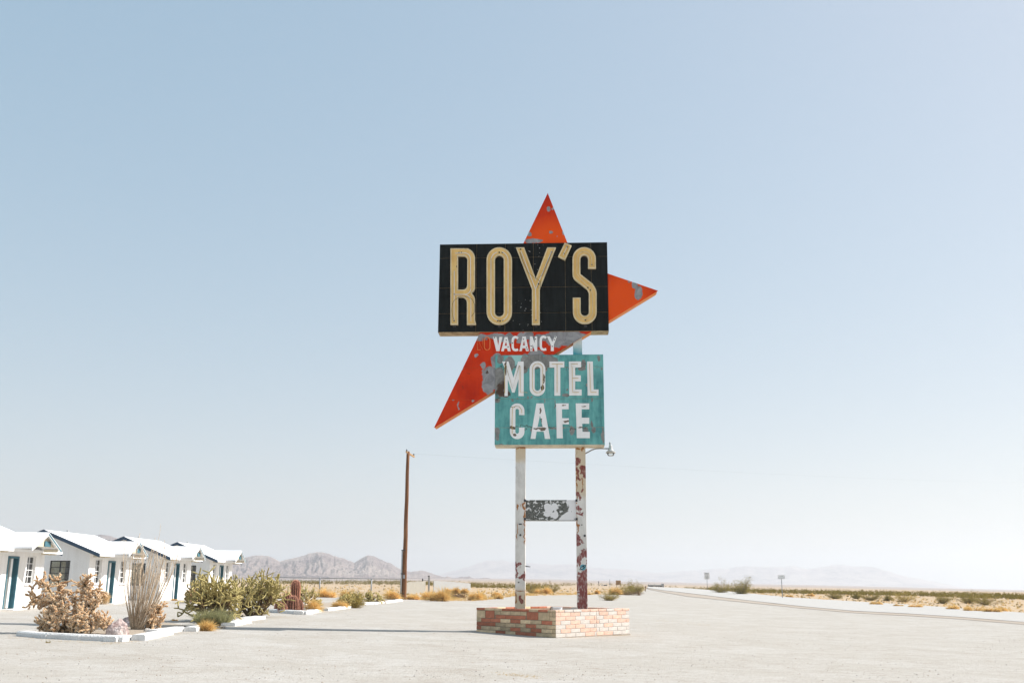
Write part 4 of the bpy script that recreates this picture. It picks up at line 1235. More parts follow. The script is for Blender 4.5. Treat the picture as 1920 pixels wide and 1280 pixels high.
# block
p = at(569, 1146)
mb = MB()
mb.add([(-.24, -.16, -.05), (.24, -.16, -.05), (.24, .2, -.05), (-.24, .2, -.05), (-.17, -.12, .36), (.13, -.12, .36), (.13, .15, .36), (-.17, .15, .36)],
       [(0, 3, 2, 1), (4, 5, 6, 7), (0, 1, 5, 4), (1, 2, 6, 5), (2, 3, 7, 6), (3, 0, 4, 7)])
tag(fix(mb.build('concrete_block', M['kerb'], loc=p)), 'white tapered concrete block right of the barrel cacti', 'block')

def rock(px, py, sx, sy, sz, mat, label, seed, group=None):
    import bmesh
    bm = bmesh.new(); bmesh.ops.create_icosphere(bm, subdivisions=3, radius=1)
    for v in bm.verts:
        d = v.co.normalized()
        k = 1 + .35 * noise.noise(d * 1.3 + Vector((seed, 0, 0))) + .12 * noise.noise(d * 4 + Vector((0, seed, 0)))
        q = round(k * 6) / 6 * .35 + k * .65
        v.co = Vector((d.x * sx * q, d.y * sy * q, max(-.35, d.z) * sz * q))
    me = bpy.data.meshes.new('rock'); bm.to_mesh(me); bm.free(); me.materials.append(mat)
    o = bpy.data.objects.new('rock', me); COL.objects.link(o); o.location = at(px, py) + Vector((0, sy, sz * .22))
    return tag(o, label, 'rock', group)
rock(213, 1194, .30, .25, .34, M['rock'], 'large pointed red and white rock behind the kerb corner', 3.3)
rock(235, 1174, .24, .2, .24, M['rock'], 'small dark red rock left of the base of the wand shrub', 5.1)
rock(440, 1166, .40, .2, .14, M['palerock'], 'flat pale rock under the right green cactus', 6.1)
rock(273, 1186, .12, .1, .10, M['palerock'], 'little pale stone on the kerb right of the wand shrub', 7.7)
rock(627, 1143, .12, .1, .1, M['palerock'], 'little pink stone in the gap between two kerbs', 9.7)

# ------------------------------------------------------------------ plants
def leafmat(name, c, c2, rough=.7, rnd=.12, thin=0):
    m, t, b = newmat(name)
    f = noise_(t, coords(t), 3.0, 5, .65)
    f2 = noise_(t, coords(t), 30.0, 2, .5)
    col = ramp(t, math_(t, 'ADD', math_(t, 'MULTIPLY', f, .55), math_(t, 'MULTIPLY', f2, .45)), [(.38, c), (.62, c2)])
    oi = N(t, 'ShaderNodeObjectInfo'); mrr = N(t, 'ShaderNodeMapRange'); t.links.new(oi.outputs['Random'], mrr.inputs[0])
    mrr.inputs[3].default_value = 1 - rnd; mrr.inputs[4].default_value = 1 + rnd
    h = N(t, 'ShaderNodeHueSaturation'); t.links.new(col, h.inputs['Color']); t.links.new(mrr.outputs[0], h.inputs['Value'])
    t.links.new(h.outputs[0], b.inputs['Base Color'])
    b.inputs['Roughness'].default_value = rough; b.inputs['Specular IOR Level'].default_value = .1
    if thin:
        tl = N(t, 'ShaderNodeBsdfTranslucent'); t.links.new(h.outputs[0], tl.inputs[0])
        mx = N(t, 'ShaderNodeMixShader'); mx.inputs[0].default_value = thin
        t.links.new(b.outputs[0], mx.inputs[1]); t.links.new(tl.outputs[0], mx.inputs[2])
        t.links.new(mx.outputs[0], t.nodes['Material Output'].inputs['Surface'])
    return m
M['gold'] = leafmat('dry_gold_grass', (.60, .38, .12), (.90, .66, .29), thin=.4)
M['gold2'] = leafmat('dry_tan_grass', (.55, .38, .20), (.82, .64, .38), thin=.4)
M['olive'] = leafmat('olive_leaves', (.16, .13, .027), (.37, .30, .08), thin=.4)
M['scrub'] = leafmat('dusty_green_scrub', (.12, .09, .010), (.21, .165, .022), thin=.4)
M['yellowg'] = leafmat('yellow_green_leaves', (.26, .20, .05), (.52, .40, .12), thin=.4)
M['grey_g'] = leafmat('grey_green_stems', (.20, .20, .10), (.44, .42, .22), thin=.4)
M['twig'] = leafmat('brown_twigs', (.12, .07, .035), (.32, .21, .12))
M['cholla'] = leafmat('green_cactus_skin', (.25, .20, .065), (.54, .45, .20))
M['cholla_bark'] = leafmat('dark_cactus_bark', (.055, .033, .016), (.17, .115, .055))
M['teddy'] = leafmat('brown_spiny_joints', (.40, .20, .085), (.80, .57, .34))
M['spine'] = leafmat('cream_spines', (.78, .62, .42), (.92, .82, .66), thin=.4)
M['pale_spine'] = leafmat('pale_cactus_spines', (.84, .70, .50), (.95, .88, .74))
M['wand'] = leafmat('grey_tan_wands', (.34, .24, .15), (.74, .62, .48))
M['barrel'] = leafmat('pink_barrel_spines', (.60, .27, .18), (.92, .58, .43), thin=.4)
M['barrel_skin'] = leafmat('barrel_skin', (.10, .05, .035), (.20, .10, .07))

def rdir(rnd, up=.0):
    while True:
        v = Vector((rnd.uniform(-1, 1), rnd.uniform(-1, 1), rnd.uniform(-1, 1)))
        if .05 < v.length < 1:
            v.normalize(); v.z += up
            return v.normalized()
def blade(mb, p, d, L, w, rnd, droop=.3, seg=2, mi=0):
    side = d.cross(rdir(rnd)).normalized() * w
    pts = [p]
    for k in range(seg):
        d = (d + Vector((0, 0, -droop * (k + 1) / seg)) + rdir(rnd) * .12).normalized()
        pts.append(pts[-1] + d * L / seg)
    vs = []
    for k, q in enumerate(pts[:-1]):
        t = 1 - k / seg * .5
        vs += [q - side * t, q + side * t]
    vs.append(pts[-1])
    fs = [(2 * k, 2 * k + 1, 2 * k + 3, 2 * k + 2) for k in range(seg - 1)] + [(2 * seg - 2, 2 * seg - 1, 2 * seg)]
    mb.add(vs, fs, mi)
    return pts
def tuft(mb, c, r, h, n, rnd, w=.006, droop=.35, mi=0, ball=False):
    """fountain or ball of fine stems"""
    for _ in range(n):
        if ball:
            d = rdir(rnd, .12); p = c + Vector((0, 0, h * .48)) + Vector((d.x * r, d.y * r, d.z * h * .5)) * rnd.uniform(.1, .6)
            blade(mb, p, (d + rdir(rnd) * .6).normalized(), h * rnd.uniform(.25, .5), w, rnd, .1, 2, mi)
        else:
            a = rnd.uniform(0, 6.283); q = rnd.random() ** .6
            d = Vector((math.cos(a) * q * r / h * 1.1, math.sin(a) * q * r / h * 1.1, 1)).normalized()
            p = c + Vector((math.cos(a), math.sin(a), 0)) * r * .25 * rnd.random()
            blade(mb, p, d, h * rnd.uniform(.55, 1.08), w, rnd, droop, 3, mi)
def leafclump(mb, c, r, n, s, rnd, mi=0, flat_=1.0):
    for _ in range(n):
        p = c + Vector((rnd.gauss(0, .42), rnd.gauss(0, .42), rnd.gauss(0, .42 * flat_))) * r
        a = rdir(rnd); b = a.cross(rdir(rnd)).normalized()
        L = s * rnd.uniform(.6, 1.5)
        mb.add([p, p + a * L * .5 + b * L * .28, p + a * L, p + a * L * .5 - b * L * .28], [(0, 1, 2, 3)], mi)
def bush(px, py, wpx, hpx, kind, label, seed, cat='shrub', group=None, name=None, dens=1.0):
    rnd = random.Random(seed)
    o = at(px, py); k = o.y / 1850
    W, Ht = wpx * k / 2, hpx * k
    fine = max(.0035, .42 * k)                     # stems no finer than the picture can show at that distance
    if kind == 'gold':
        mb = MB(); 
        n = max(3, int(3 * W / Ht))
        for i in range(n + 2):
            c = Vector((lerp(-.62, .62, rnd.random()) * W, rnd.uniform(-.3, .3) * W, 0))
            hh = Ht * rnd.uniform(.75, 1.35) * (1 - .45 * (c.x / W) ** 2)
            for _ in range(int(420 * dens / (n + 2) * 2.4)):
                d = rdir(rnd, .35)
                if d.z < .02: d.z = abs(d.z) + .05
                p = c + Vector((d.x * .5, d.y * .5, 0)) * W * .2 + Vector((0, 0, hh * rnd.uniform(0, .35)))
                L = hh * rnd.uniform(.35, .75)
                blade(mb, p, (d + rdir(rnd) * .4).normalized(), L, fine * .75, rnd, .25, 2)
        ob = mb.build(name or 'dry_grass', M['gold'])
    elif kind == 'ball':
        mb = MB(); tuft(mb, Vector((0, 0, 0)), W, Ht, int(1500 * dens), rnd, fine * .75, .1, ball=True)
        ob = mb.build(name or 'tumbleweed', M['gold2'])
    elif kind in ('olive', 'yellowg', 'scrub'):
        mb = MB(); ns = int(34 * dens); Ht *= 1.25; W *= 1.15
        for i in range(ns):
            a = rnd.uniform(0, 6.283); q = rnd.random() ** .5
            d = Vector((math.cos(a) * q * W / Ht * 2.6, math.sin(a) * q * W / Ht * 2.6, 1)).normalized()
            L = min(1.0 / math.sqrt((d.x / W) ** 2 + (d.z / Ht) ** 2 + (d.y / W) ** 2), 1.3 * max(W, Ht)) * (rnd.uniform(.75, 1.0) if rnd.random() < .8 else rnd.uniform(1.0, 1.2))
            p = Vector((rnd.uniform(-.2, .2) * W, rnd.uniform(-.2, .2) * W, 0))
            pts = [p]; dd = d
            for s_ in range(4):
                dd = (dd + rdir(rnd) * .16).normalized(); pts.append(pts[-1] + dd * L / 4)
            mb.tube(pts, [fine * .9, fine * .7, fine * .6, fine * .5, fine * .3], 3, False, 1)
            for j in range(1, 5):
                for _ in range(2 if j < 4 else 3):
                    c = pts[j] + rdir(rnd) * Ht * .10
                    if c.z > .02: leafclump(mb, c, Ht * .17, int(26 * dens), max(fine * 1.7, Ht * .035), rnd, 0)
        ob = mb.build(name or 'desert_shrub', [M[kind], M['twig']])
    elif kind == 'mixed':
        mb = MB()
        for _ in range(6):
            c = Vector((rnd.uniform(-.7, .7) * W, rnd.uniform(-.3, .3) * W, 0))
            tuft(mb, c, W * .45, Ht * rnd.uniform(.5, .9), int(150 * dens), rnd, fine * .5, .4, rnd.choice([0, 0, 1]))
        ob = mb.build(name or 'desert_shrub', [M['gold'], M['yellowg']])
    elif kind == 'twigs':
        mb = MB()
        for _ in range(int(120 * dens)):
            a = rnd.uniform(0, 6.283)
            p = Vector((rnd.uniform(-.8, .8) * W, rnd.uniform(-.3, .3) * W, rnd.uniform(0, .4) * Ht))
            d = Vector((math.cos(a), math.sin(a) * .5, rnd.uniform(.0, .9))).normalized()
            L = rnd.uniform(.3, .9) * W * .7
            q1 = p + d * L * .5 + rdir(rnd) * .05 * L; q2 = p + d * L + Vector((0, 0, -.1 * L))
            q2.z = min(q2.z, Ht); mb.tube([p, q1, q2], [fine * .8, fine * .6, fine * .3], 3, False)
        ob = mb.build(name or 'brush_pile', M['twig'])
    ob.location = o
    return tag(ob, label, cat, group)

def cactus_tree(px, py, wpx, hpx, seed, label, n0=7, depth=5, mat='cholla', bark='cholla_bark', thick=1.0, lean=1.0, spines=4, name='cholla_cactus', cat='cactus'):
    """branching cactus: woody trunk, then chains of jointed stems"""
    rnd = random.Random(seed)
    o = at(px, py); k = o.y / 1850
    W, Ht = wpx * k / 2, hpx * k
    root = thing(name, label, cat, o)
    tr, jn, sp = MB(), MB(), MB()
    def grow(p, d, L, r, lev):
        if p.z < -.06: return
        bend = rdir(rnd) * .25
        m_ = p + d * L * .5 + bend * L * .18
        e = p + (d + bend * .3).normalized() * L
        lim = .72 + .36 * abs(math.sin(seed + 3.1 * p.x + 5 * p.y)) if lev > 2 else 1.0
        if (e.z / Ht) ** 2 * .75 + (e.x / W) ** 2 * .75 > lim ** 2 * 1.25 and lev > 1:
            return
        tgt = tr if lev < 2 or (lev == 2 and rnd.random() < .6) else jn
        r1 = r * (.92 if lev >= 2 else .8)
        tgt.tube([p, p + (m_ - p) * .4, m_, e - (e - m_) * .25, e], [r * .8, r, r * 1.02, r1, r1 * .45], 6, True)
        if spines and lev >= 2:
            for _ in range(spines):
                q = p.lerp(e, rnd.random()); s_ = rdir(rnd)
                blade(sp, q + s_ * r * .7, s_, r * .9, .002 + .08 * k, rnd, 0, 2)
        if lev >= depth: return
        nb = rnd.choice([2, 2, 3]) if lev < 3 else rnd.choice([1, 2, 2])
        for i in range(nb):
            a = rdir(rnd, .1)
            nd = (d * .9 + a * rnd.uniform(.7, 1.25) + Vector((0, 0, .13))).normalized()
            q = e if i == 0 or rnd.random() < .4 else p.lerp(e, rnd.uniform(.45, .95))
            grow(q - nd * r * .3, nd, L * rnd.uniform(.68, .98), max(.016 * thick, r * .8), lev + 1)
    for i in range(n0):
        a = 2 * math.pi * (i + rnd.random() * .8) / n0
        q = rnd.uniform(.25, 1.6) * lean
        d = Vector((math.cos(a) * q * W / Ht, math.sin(a) * q * W / Ht, 1)).normalized()
        grow(Vector((math.cos(a) * W * .14, math.sin(a) * W * .14, -.03)), d, min(math.hypot(W * q, Ht), 1.25 * Ht) * .25, .040 * thick, 0)
    if tr.v: tr.build('trunk', M[bark], root, smooth=True)
    if jn.v: jn.build('branches', M[mat], root, smooth=True)
    if sp.v: tag(sp.build('spines', M['spine'], root), kind='stuff')
    return root

# brown spiny cactus at far left: thick short joints crowded along sprawling arms
def teddy(px, py, arms, seed, label, njoint=9, scale=1.0, name='cholla_cactus'):
    rnd = random.Random(seed)
    o = at(px, py); k = o.y / 1850
    root = thing(name, label, 'cactus', o)
    tr, jn, sp = MB(), MB(), MB()
    for arm in arms:
        pts = [Vector(((ax_ - px) * k, dy, (py - ay) * k)) for ax_, ay, dy in arm]
        full = []
        for i in range(len(pts) - 1):
            L = (pts[i + 1] - pts[i]).length
            n = max(2, int(L / .06))
            for j in range(n): full.append(pts[i].lerp(pts[i + 1], j / n) + rdir(rnd) * .012)
        full.append(pts[-1])
        tr.tube(full, [lerp(.05, .02, i / len(full)) * scale for i in range(len(full))], 6)
        for i, p in enumerate(full):
            f = i / len(full)
            for _ in range(int((.9 + 3.3 * min(1, f * 1.6)))):
                d = rdir(rnd, .18)
                q = p + d * .03
                chain = rnd.choice([1, 2, 2, 3]) if f > .25 else 1
                for c in range(chain):
                    L = rnd.uniform(.07, .12) * scale; r = rnd.uniform(.020, .030) * scale
                    e = q + d * L
                    if e.z < .01: break
                    jn.tube([q, q.lerp(e, .3), q.lerp(e, .8), e], [r * .5, r, r * .95, r * .35], 5)
                    for _s in range(26):
                        s_ = (rdir(rnd) + d * .35).normalized()
                        a = q.lerp(e, rnd.uniform(.15, 1)); sd = s_.cross(rdir(rnd)).normalized() * .005
                        b = a + s_ * r * .8
                        sp.add([b - sd, b + sd, b + s_ * .034], [(0, 1, 2)])
                    q = e; d = (d + rdir(rnd, .2) * .8).normalized()
    tr.build('trunk', M['cholla_bark'], root, smooth=True)
    jn.build('branches', M['teddy'], root, smooth=True)
    tag(sp.build('spines', M['pale_spine'], root), kind='stuff')
    return root
def arm(*p): return [(135, 1188, 0)] + [(a, b, c) for a, b, c in p]
teddy(135, 1190, [arm((112, 1160, .1), (88, 1138, .2), (66, 1132, .2), (50, 1137, .1)), arm((112, 1160, .1), (90, 1138, .2), (72, 1128, .0), (60, 1120, -.1)),
                  arm((115, 1155, -.1), (98, 1125, -.2), (86, 1105, -.2), (64, 1094, -.1)),
                  arm((110, 1150, .2), (96, 1118, .3), (92, 1100, .3), (89, 1090, .3)),
                  arm((140, 1150, .1), (152, 1120, .2), (146, 1104, .2), (150, 1088, .2)),
                  arm((140, 1150, .1), (155, 1125, .2), (150, 1106, .1), (138, 1096, .1)), arm((150, 1155, -.1), (165, 1132, 0), (172, 1116, .1), (171, 1108, .1)),
                  arm((150, 1160, -.2), (175, 1145, -.2), (176, 1130, -.1)), arm((150, 1170, -.2), (178, 1158, -.2), (198, 1166, -.2), (204, 1176, -.1)),
                  arm((155, 1175, .2), (180, 1165, .2), (200, 1172, .2)), arm((120, 1175, -.3), (98, 1160, -.3), (84, 1175, -.2), (80, 1180, -.1)),
                  arm((120, 1172, .2), (105, 1150, .4), (88, 1152, .4)), arm((125, 1160, -.4), (130, 1140, -.5), (128, 1125, -.5)), arm((145, 1175, -.4), (162, 1162, -.5), (160, 1145, -.5)),
                  arm((120, 1180, -.4), (112, 1168, -.5), (106, 1150, -.6)), arm((160, 1184, -.3), (176, 1178, -.3), (188, 1168, -.2)), arm((130, 1145, .3), (120, 1125, .4), (112, 1118, .4)),
                  arm((100, 1182, -.2), (90, 1168, -.2), (86, 1160, .0))], 5,
      'sprawling brown and cream spiny cactus behind the kerb at far left')
def arm2(*p): return [(272, 1182, 0)] + [(a, b, c) for a, b, c in p]
teddy(272, 1182, [arm2((282, 1165, 0), (292, 1150, 0), (298, 1138, 0)), arm2((285, 1168, .1), (297, 1160, .1), (293, 1175, .1)), arm2((280, 1160, 0), (286, 1146, 0), (290, 1140, 0)), arm2((288, 1172, -.1), (286, 1158, -.1))], 9,
      'small brown spiny cactus right of the foot of the wand shrub')
cactus_tree(398, 1166, 106, 88, 12, 'spreading green cactus above the grey green shrub, left of the bushier one', 12, 5, thick=1.5)
cactus_tree(476, 1158, 96, 84, 33, 'dense upright green cactus with dark stems, right of the spreading one', 13, 5, thick=1.35, lean=1.0)
cactus_tree(568, 1134, 50, 38, 21, 'small dark branching cactus just right of the tall pink column cactus', 7, 4, thick=1.3)
cactus_tree(649, 1140, 34, 34, 41, 'small branching cactus among golden grass, nearer the kerb gap', 7, 4, thick=1.5)
cactus_tree(699, 1132, 36, 26, 44, 'olive cactus clump in the last bed before the wooden pole', 8, 4, thick=1.7)
cactus_tree(668, 1128, 24, 22, 47, 'pale cactus behind the golden shrubs, below the second fence post', 6, 4, thick=1.6)
cactus_tree(592, 1146, 22, 34, 48, 'thin pale cactus arm leaning over dry grass right of the white block', 2, 4, thick=1.2)

# wand shrub
def wands():
    rnd = random.Random(8)
    o = at(252, 1182); k = o.y / 1850
    root = thing('ocotillo', 'tall vase shaped shrub of bare grey wands in the bed before the cottages', 'shrub', o)
    mb = MB(); st = MB()
    tops = [(236, 1008), (222, 1022), (212, 1035), (282, 992), (268, 1016), (300, 1030), (306, 1042), (258, 1030), (292, 1034), (315, 1040), (246, 1040), (228, 1046), (274, 1044), (320, 1034)]
    for i in range(70):
        if i < len(tops): tx, ty = tops[i]
        else: tx, ty = max(214, min(308, rnd.gauss(262, 25))), rnd.uniform(1018, 1090)
        q = (tx - 258) / 50
        bx = 256 + q * 14 + rnd.uniform(-4, 4)
        y = rnd.uniform(-.5, .5)
        p0 = Vector(((bx - 252) * k * .55, y * .15, 0)); p3 = Vector(((tx - 252) * k, y, (1182 - ty) * k))
        p1 = Vector(((256 - 252 + (bx - 256) * 2.0) * k, y * .4, (p3.z) * .3)); p2 = Vector((lerp(p1.x, p3.x, .45) + rnd.uniform(-.08, .08) + (bx - 256) * k * .8, y * .7, p3.z * .66))
        pts = []
        for j in range(11):
            t = j / 10
            a, b, c = p0.lerp(p1, t), p1.lerp(p2, t), p2.lerp(p3, t)
            a, b = a.lerp(b, t), b.lerp(c, t); pts.append(a.lerp(b, t) + rdir(rnd) * .012)
        r = rnd.uniform(.009, .016)
        mb.tube(pts, [r * lerp(1.15, .42, j / 10) for j in range(11)], 5)
        for j in range(1, 10):
            for _ in range(4):
                a = pts[j].lerp(pts[j + 1], rnd.random()); d = rdir(rnd, .5)
                st.add([a, a + Vector((0, 0, .012)), a + d * .035], [(0, 1, 2)])
        if i % 3 == 0:
            j = rnd.randint(5, 8); d = (pts[j + 1] - pts[j]).normalized() + rdir(rnd) * .5
            mb.tube([pts[j], pts[j] + d * .15, pts[j] + d * .28 + Vector((0, 0, .08))], [r * .6, r * .5, r * .25], 4)
    mb.build('wand', M['wand'], root, smooth=True); root.children[0]['kind'] = 'stuff'; root.children[0].name = 'wands'
    tag(st.build('thorns', M['wand'], root), kind='stuff')
wands()

# barrel and column cacti
def ribbed(name, px, py, wpx, hpx, seed, label, ribs=16, dy=0, lift=0, top=.5):
    rnd = random.Random(seed)
    o = at(px, py); k = o.y / 1850; r, h = wpx * k / 2, hpx * k
    root = thing(name, label, 'cactus', o + Vector((0, dy, lift)), 0, 'pink barrel cacti in a clump behind the kerb' if name == 'barrel_cactus' else None)
    mb = MB(); vs, fs = [], []; nz, na = 12, ribs * 4
    def rad(t):
        return r * (.8 + .2 * min(1, t * 5)) if t < 1 - top else r * math.sqrt(max(0, 1 - ((t - (1 - top)) / top) ** 2.2))
    for i in range(nz + 1):
        t = i / nz
        for j in range(na):
            a = 2 * math.pi * j / na
            q = max(.003, rad(t) * (.90 + .10 * math.cos(ribs * a)))
            vs.append((q * math.cos(a), q * math.sin(a), h * t))
    for i in range(nz):
        for j in range(na):
            j2 = (j + 1) % na; fs.append((i * na + j, i * na + j2, (i + 1) * na + j2, (i + 1) * na + j))
    mb.add(vs, fs); mb.build('body', M['barrel_skin'], root, smooth=True)
    sp = MB()
    for j in range(ribs):
        a = 2 * math.pi * j / ribs
        n = int(h / .035)
        for i in range(n):
            t = (i + .5) / n; q = rad(t)
            c = Vector((q * math.cos(a), q * math.sin(a), h * t))
            for _ in range(10):
                d = (Vector((math.cos(a), math.sin(a), (t - .3) * .8)) + rdir(rnd) * .9).normalized()
                blade(sp, c, d, r * .22, .004, rnd, 0, 2)
    tag(sp.build('spines', M['barrel'], root), kind='stuff')
ribbed('column_cactus', 541, 1145, 17, 55, 1, 'tall pink column cactus standing behind the round barrel cacti', 14, 1.3, 0, .25)
ribbed('barrel_cactus', 536, 1148, 21, 36, 2, 'round barrel cactus at the top of the clump, directly under the column cactus', 14, .15, 0, .72)
ribbed('barrel_cactus', 549, 1149, 21, 31, 3, 'largest pink barrel cactus, in the middle of the clump', 14, -.05, 0, .72)
ribbed('barrel_cactus', 532, 1149, 17, 18, 4, 'small round barrel cactus low in front of the clump', 14, -.25, 0, .72)
ribbed('barrel_cactus', 561, 1148, 15, 23, 5, 'barrel cactus at the right end of the clump, beside the white block', 12, -.1, 0, .72)
ribbed('barrel_cactus', 522, 1148, 14, 21, 6, 'dark barrel cactus at the left end of the clump', 12, -.1, 0, .72)

# shrubs and grasses one can tell apart
bush(399, 1176, 70, 40, 'mixed', 'grey green fine stemmed shrub in front of the spreading green cactus', 61, name='desert_shrub', dens=.2).hide_render = False
def greyshrub():
    rnd = random.Random(4); o = at(400, 1173); k = o.y / 1850
    mb = MB()
    for c in (-22, -8, 6, 20):
        tuft(mb, Vector((c * k, rnd.uniform(-.1, .2), 0)), 22 * k, 40 * k * rnd.uniform(.8, 1), 420, rnd, .0045, .25)
    ob = mb.build('desert_shrub', M['grey_g']); ob.location = o
    tag(ob, 'rounded grey green shrub of fine stems under the spreading cactus', 'shrub')
bpy.data.objects.remove(bpy.data.objects['desert_shrub'])
greyshrub()
bush(383, 1183, 42, 26, 'gold', 'golden grass tuft at the tip of the sign shadow', 62, 'grass tuft', dens=1.3)
bush(412, 1179, 26, 20, 'twigs', 'low tangle of pinkish twigs at the tip of the sign shadow', 63, 'twigs', dens=.4)
bush(193, 1133, 24, 23, 'ball', 'ball of dry tumbleweed against the second cottage, left of its door', 64, 'tumbleweed')
bush(361, 1131, 34, 28, 'ball', 'large tan tumbleweed left of the green cactus, against the third cottage', 65, 'tumbleweed')
bush(328, 1126, 14, 6, 'gold', 'low dry tuft on the step of the third cottage', 66, 'grass tuft')
bush(328, 1164, 12, 5, 'gold', 'tiny dry tuft on bare ground behind the kerb', 67, 'grass tuft')
bush(90, 1206, 8, 5, 'yellowg', 'tiny yellow weed at the foot of the left kerb', 68, 'weed', dens=.3)
bush(587, 1148, 34, 30, 'gold', 'dry golden grass between the white block and the kerb gap', 69, 'grass tuft')
bush(612, 1120, 44, 20, 'gold', 'golden brush around the foot of the left fence post', 70, 'grass tuft')
bush(640, 1141, 40, 22, 'gold', 'golden grass at the foot of the small cactus near the kerb gap', 71, 'grass tuft')
bush(664, 1140, 34, 26, 'yellowg', 'yellow green shrub at the right end of the kerb before the gap', 72)
bush(650, 1124, 30, 20, 'gold', 'golden brush behind the small cactus, between the fence posts', 73, 'grass tuft')
bush(716, 1131, 20, 14, 'twigs', 'dark twiggy bush at the right of the last cactus clump', 74, 'shrub', dens=.5)
bush(737, 1124, 30, 24, 'gold', 'golden brush just left of the wooden pole', 75, 'grass tuft')
for i, (x, y, w, h, lab) in enumerate([(776, 1124, 26, 12, 'low golden brush just right of the wooden pole'), (800, 1124, 30, 18, 'golden brush in front of the gate post'),
        (820, 1127, 40, 32, 'tallest golden bush in front of the corrugated fence'), (842, 1112, 16, 12, 'small golden tuft at the fence, left of the brush pile'),
        (856, 1113, 12, 15, 'narrow golden bush standing against the white fence'), (872, 1112, 20, 12, 'golden tuft at the right end of the white fence'),
        (890, 1125, 36, 22, 'rounded golden bush right of the brush pile'), (905, 1124, 16, 14, 'small golden bush beside the iron stake'),
        (930, 1118, 18, 10, 'golden tuft behind the iron stake'), (935, 1123, 16, 9, 'ragged golden tuft lying by the iron stake'),
        (1120, 1113, 7, 9, 'small dry tuft right of the right sign post'), (1104, 1115, 12, 4, 'flat dry tuft behind the right sign post')]):
    bush(x, y, w, h, 'gold', lab, 80 + i, 'grass tuft', 'golden grass clumps at the edge of the lot')
bush(850, 1121, 56, 9, 'twigs', 'long low pile of dead brush in front of the white fence', 101, 'brush pile', dens=1.5)
for i, (x, y, w, h, kd, lab) in enumerate([(1000, 1112, 30, 16, 'yellowg', 'yellow green bush just right of the left sign post'), (1018, 1113, 36, 17, 'gold', 'golden bush between the sign posts, left of the olive one'),
        (1034, 1110, 30, 14, 'olive', 'olive bush in the middle between the sign posts'), (996, 1105, 24, 11, 'olive', 'dark bush behind the yellow one, between the sign posts'),
        (1143, 1126, 30, 19, 'yellowg', 'round yellow green bush alone on the lot, right of the sign'), (1150, 1115, 34, 18, 'gold', 'golden part of the brush heap behind the round bush'),
        (1172, 1115, 36, 18, 'olive', 'olive bush in the middle of the brush heap'), (1192, 1113, 28, 24, 'olive', 'tall olive bush at the right end of the brush heap'),
        (1186, 1116, 40, 12, 'twigs', 'tangle of dead branches at the foot of the brush heap'), (1353, 1112, 34, 20, 'olive', 'left creosote bush behind the white road marker'),
        (1391, 1114.5, 36, 28, 'olive', 'tallest creosote bush beside the road, right of the white marker'), (1567, 1122, 28, 11, 'olive', 'olive bush by the road, left of a taller pair'),
        (1606, 1122, 16, 9, 'olive', 'small olive bush between two larger ones by the road'), (1632, 1125, 38, 14, 'olive', 'dark olive bush half way along the right roadside'),
        (1664, 1126, 16, 9, 'olive', 'little bush right of the dark olive one'), (1696, 1128, 38, 16, 'yellowg', 'rounded yellow green bush on the right roadside'),
        (1768, 1131, 24, 17, 'olive', 'narrow dark bush left of the biggest roadside bush'), (1818, 1131, 44, 20, 'olive', 'big olive bush near the right edge, left half of a pair'),
        (1848, 1134, 44, 20, 'olive', 'big olive bush near the right edge, right half of a pair'), (1522, 1117, 16, 6, 'gold', 'low dry tuft right of the far road sign')]):
    bush(x, y, w, h, kd, lab, 120 + i, 'brush pile' if kd == 'twigs' else ('grass tuft' if kd == 'gold' else 'shrub'), dens=.9)
for i, (x, y, w, h) in enumerate([(1645, 1134, 34, 8), (1686, 1137, 26, 6), (1722, 1139, 44, 8), (1790, 1143, 40, 11), (1826, 1146, 44, 12), (1862, 1148, 36, 12), (1540, 1124, 18, 4), (1480, 1120, 16, 6), (1880, 1146, 30, 10)]):
    bush(x, y, w, h, 'gold', 'low golden grass clump along the far edge of the road', 160 + i, 'grass tuft', 'golden grass clumps along the road')

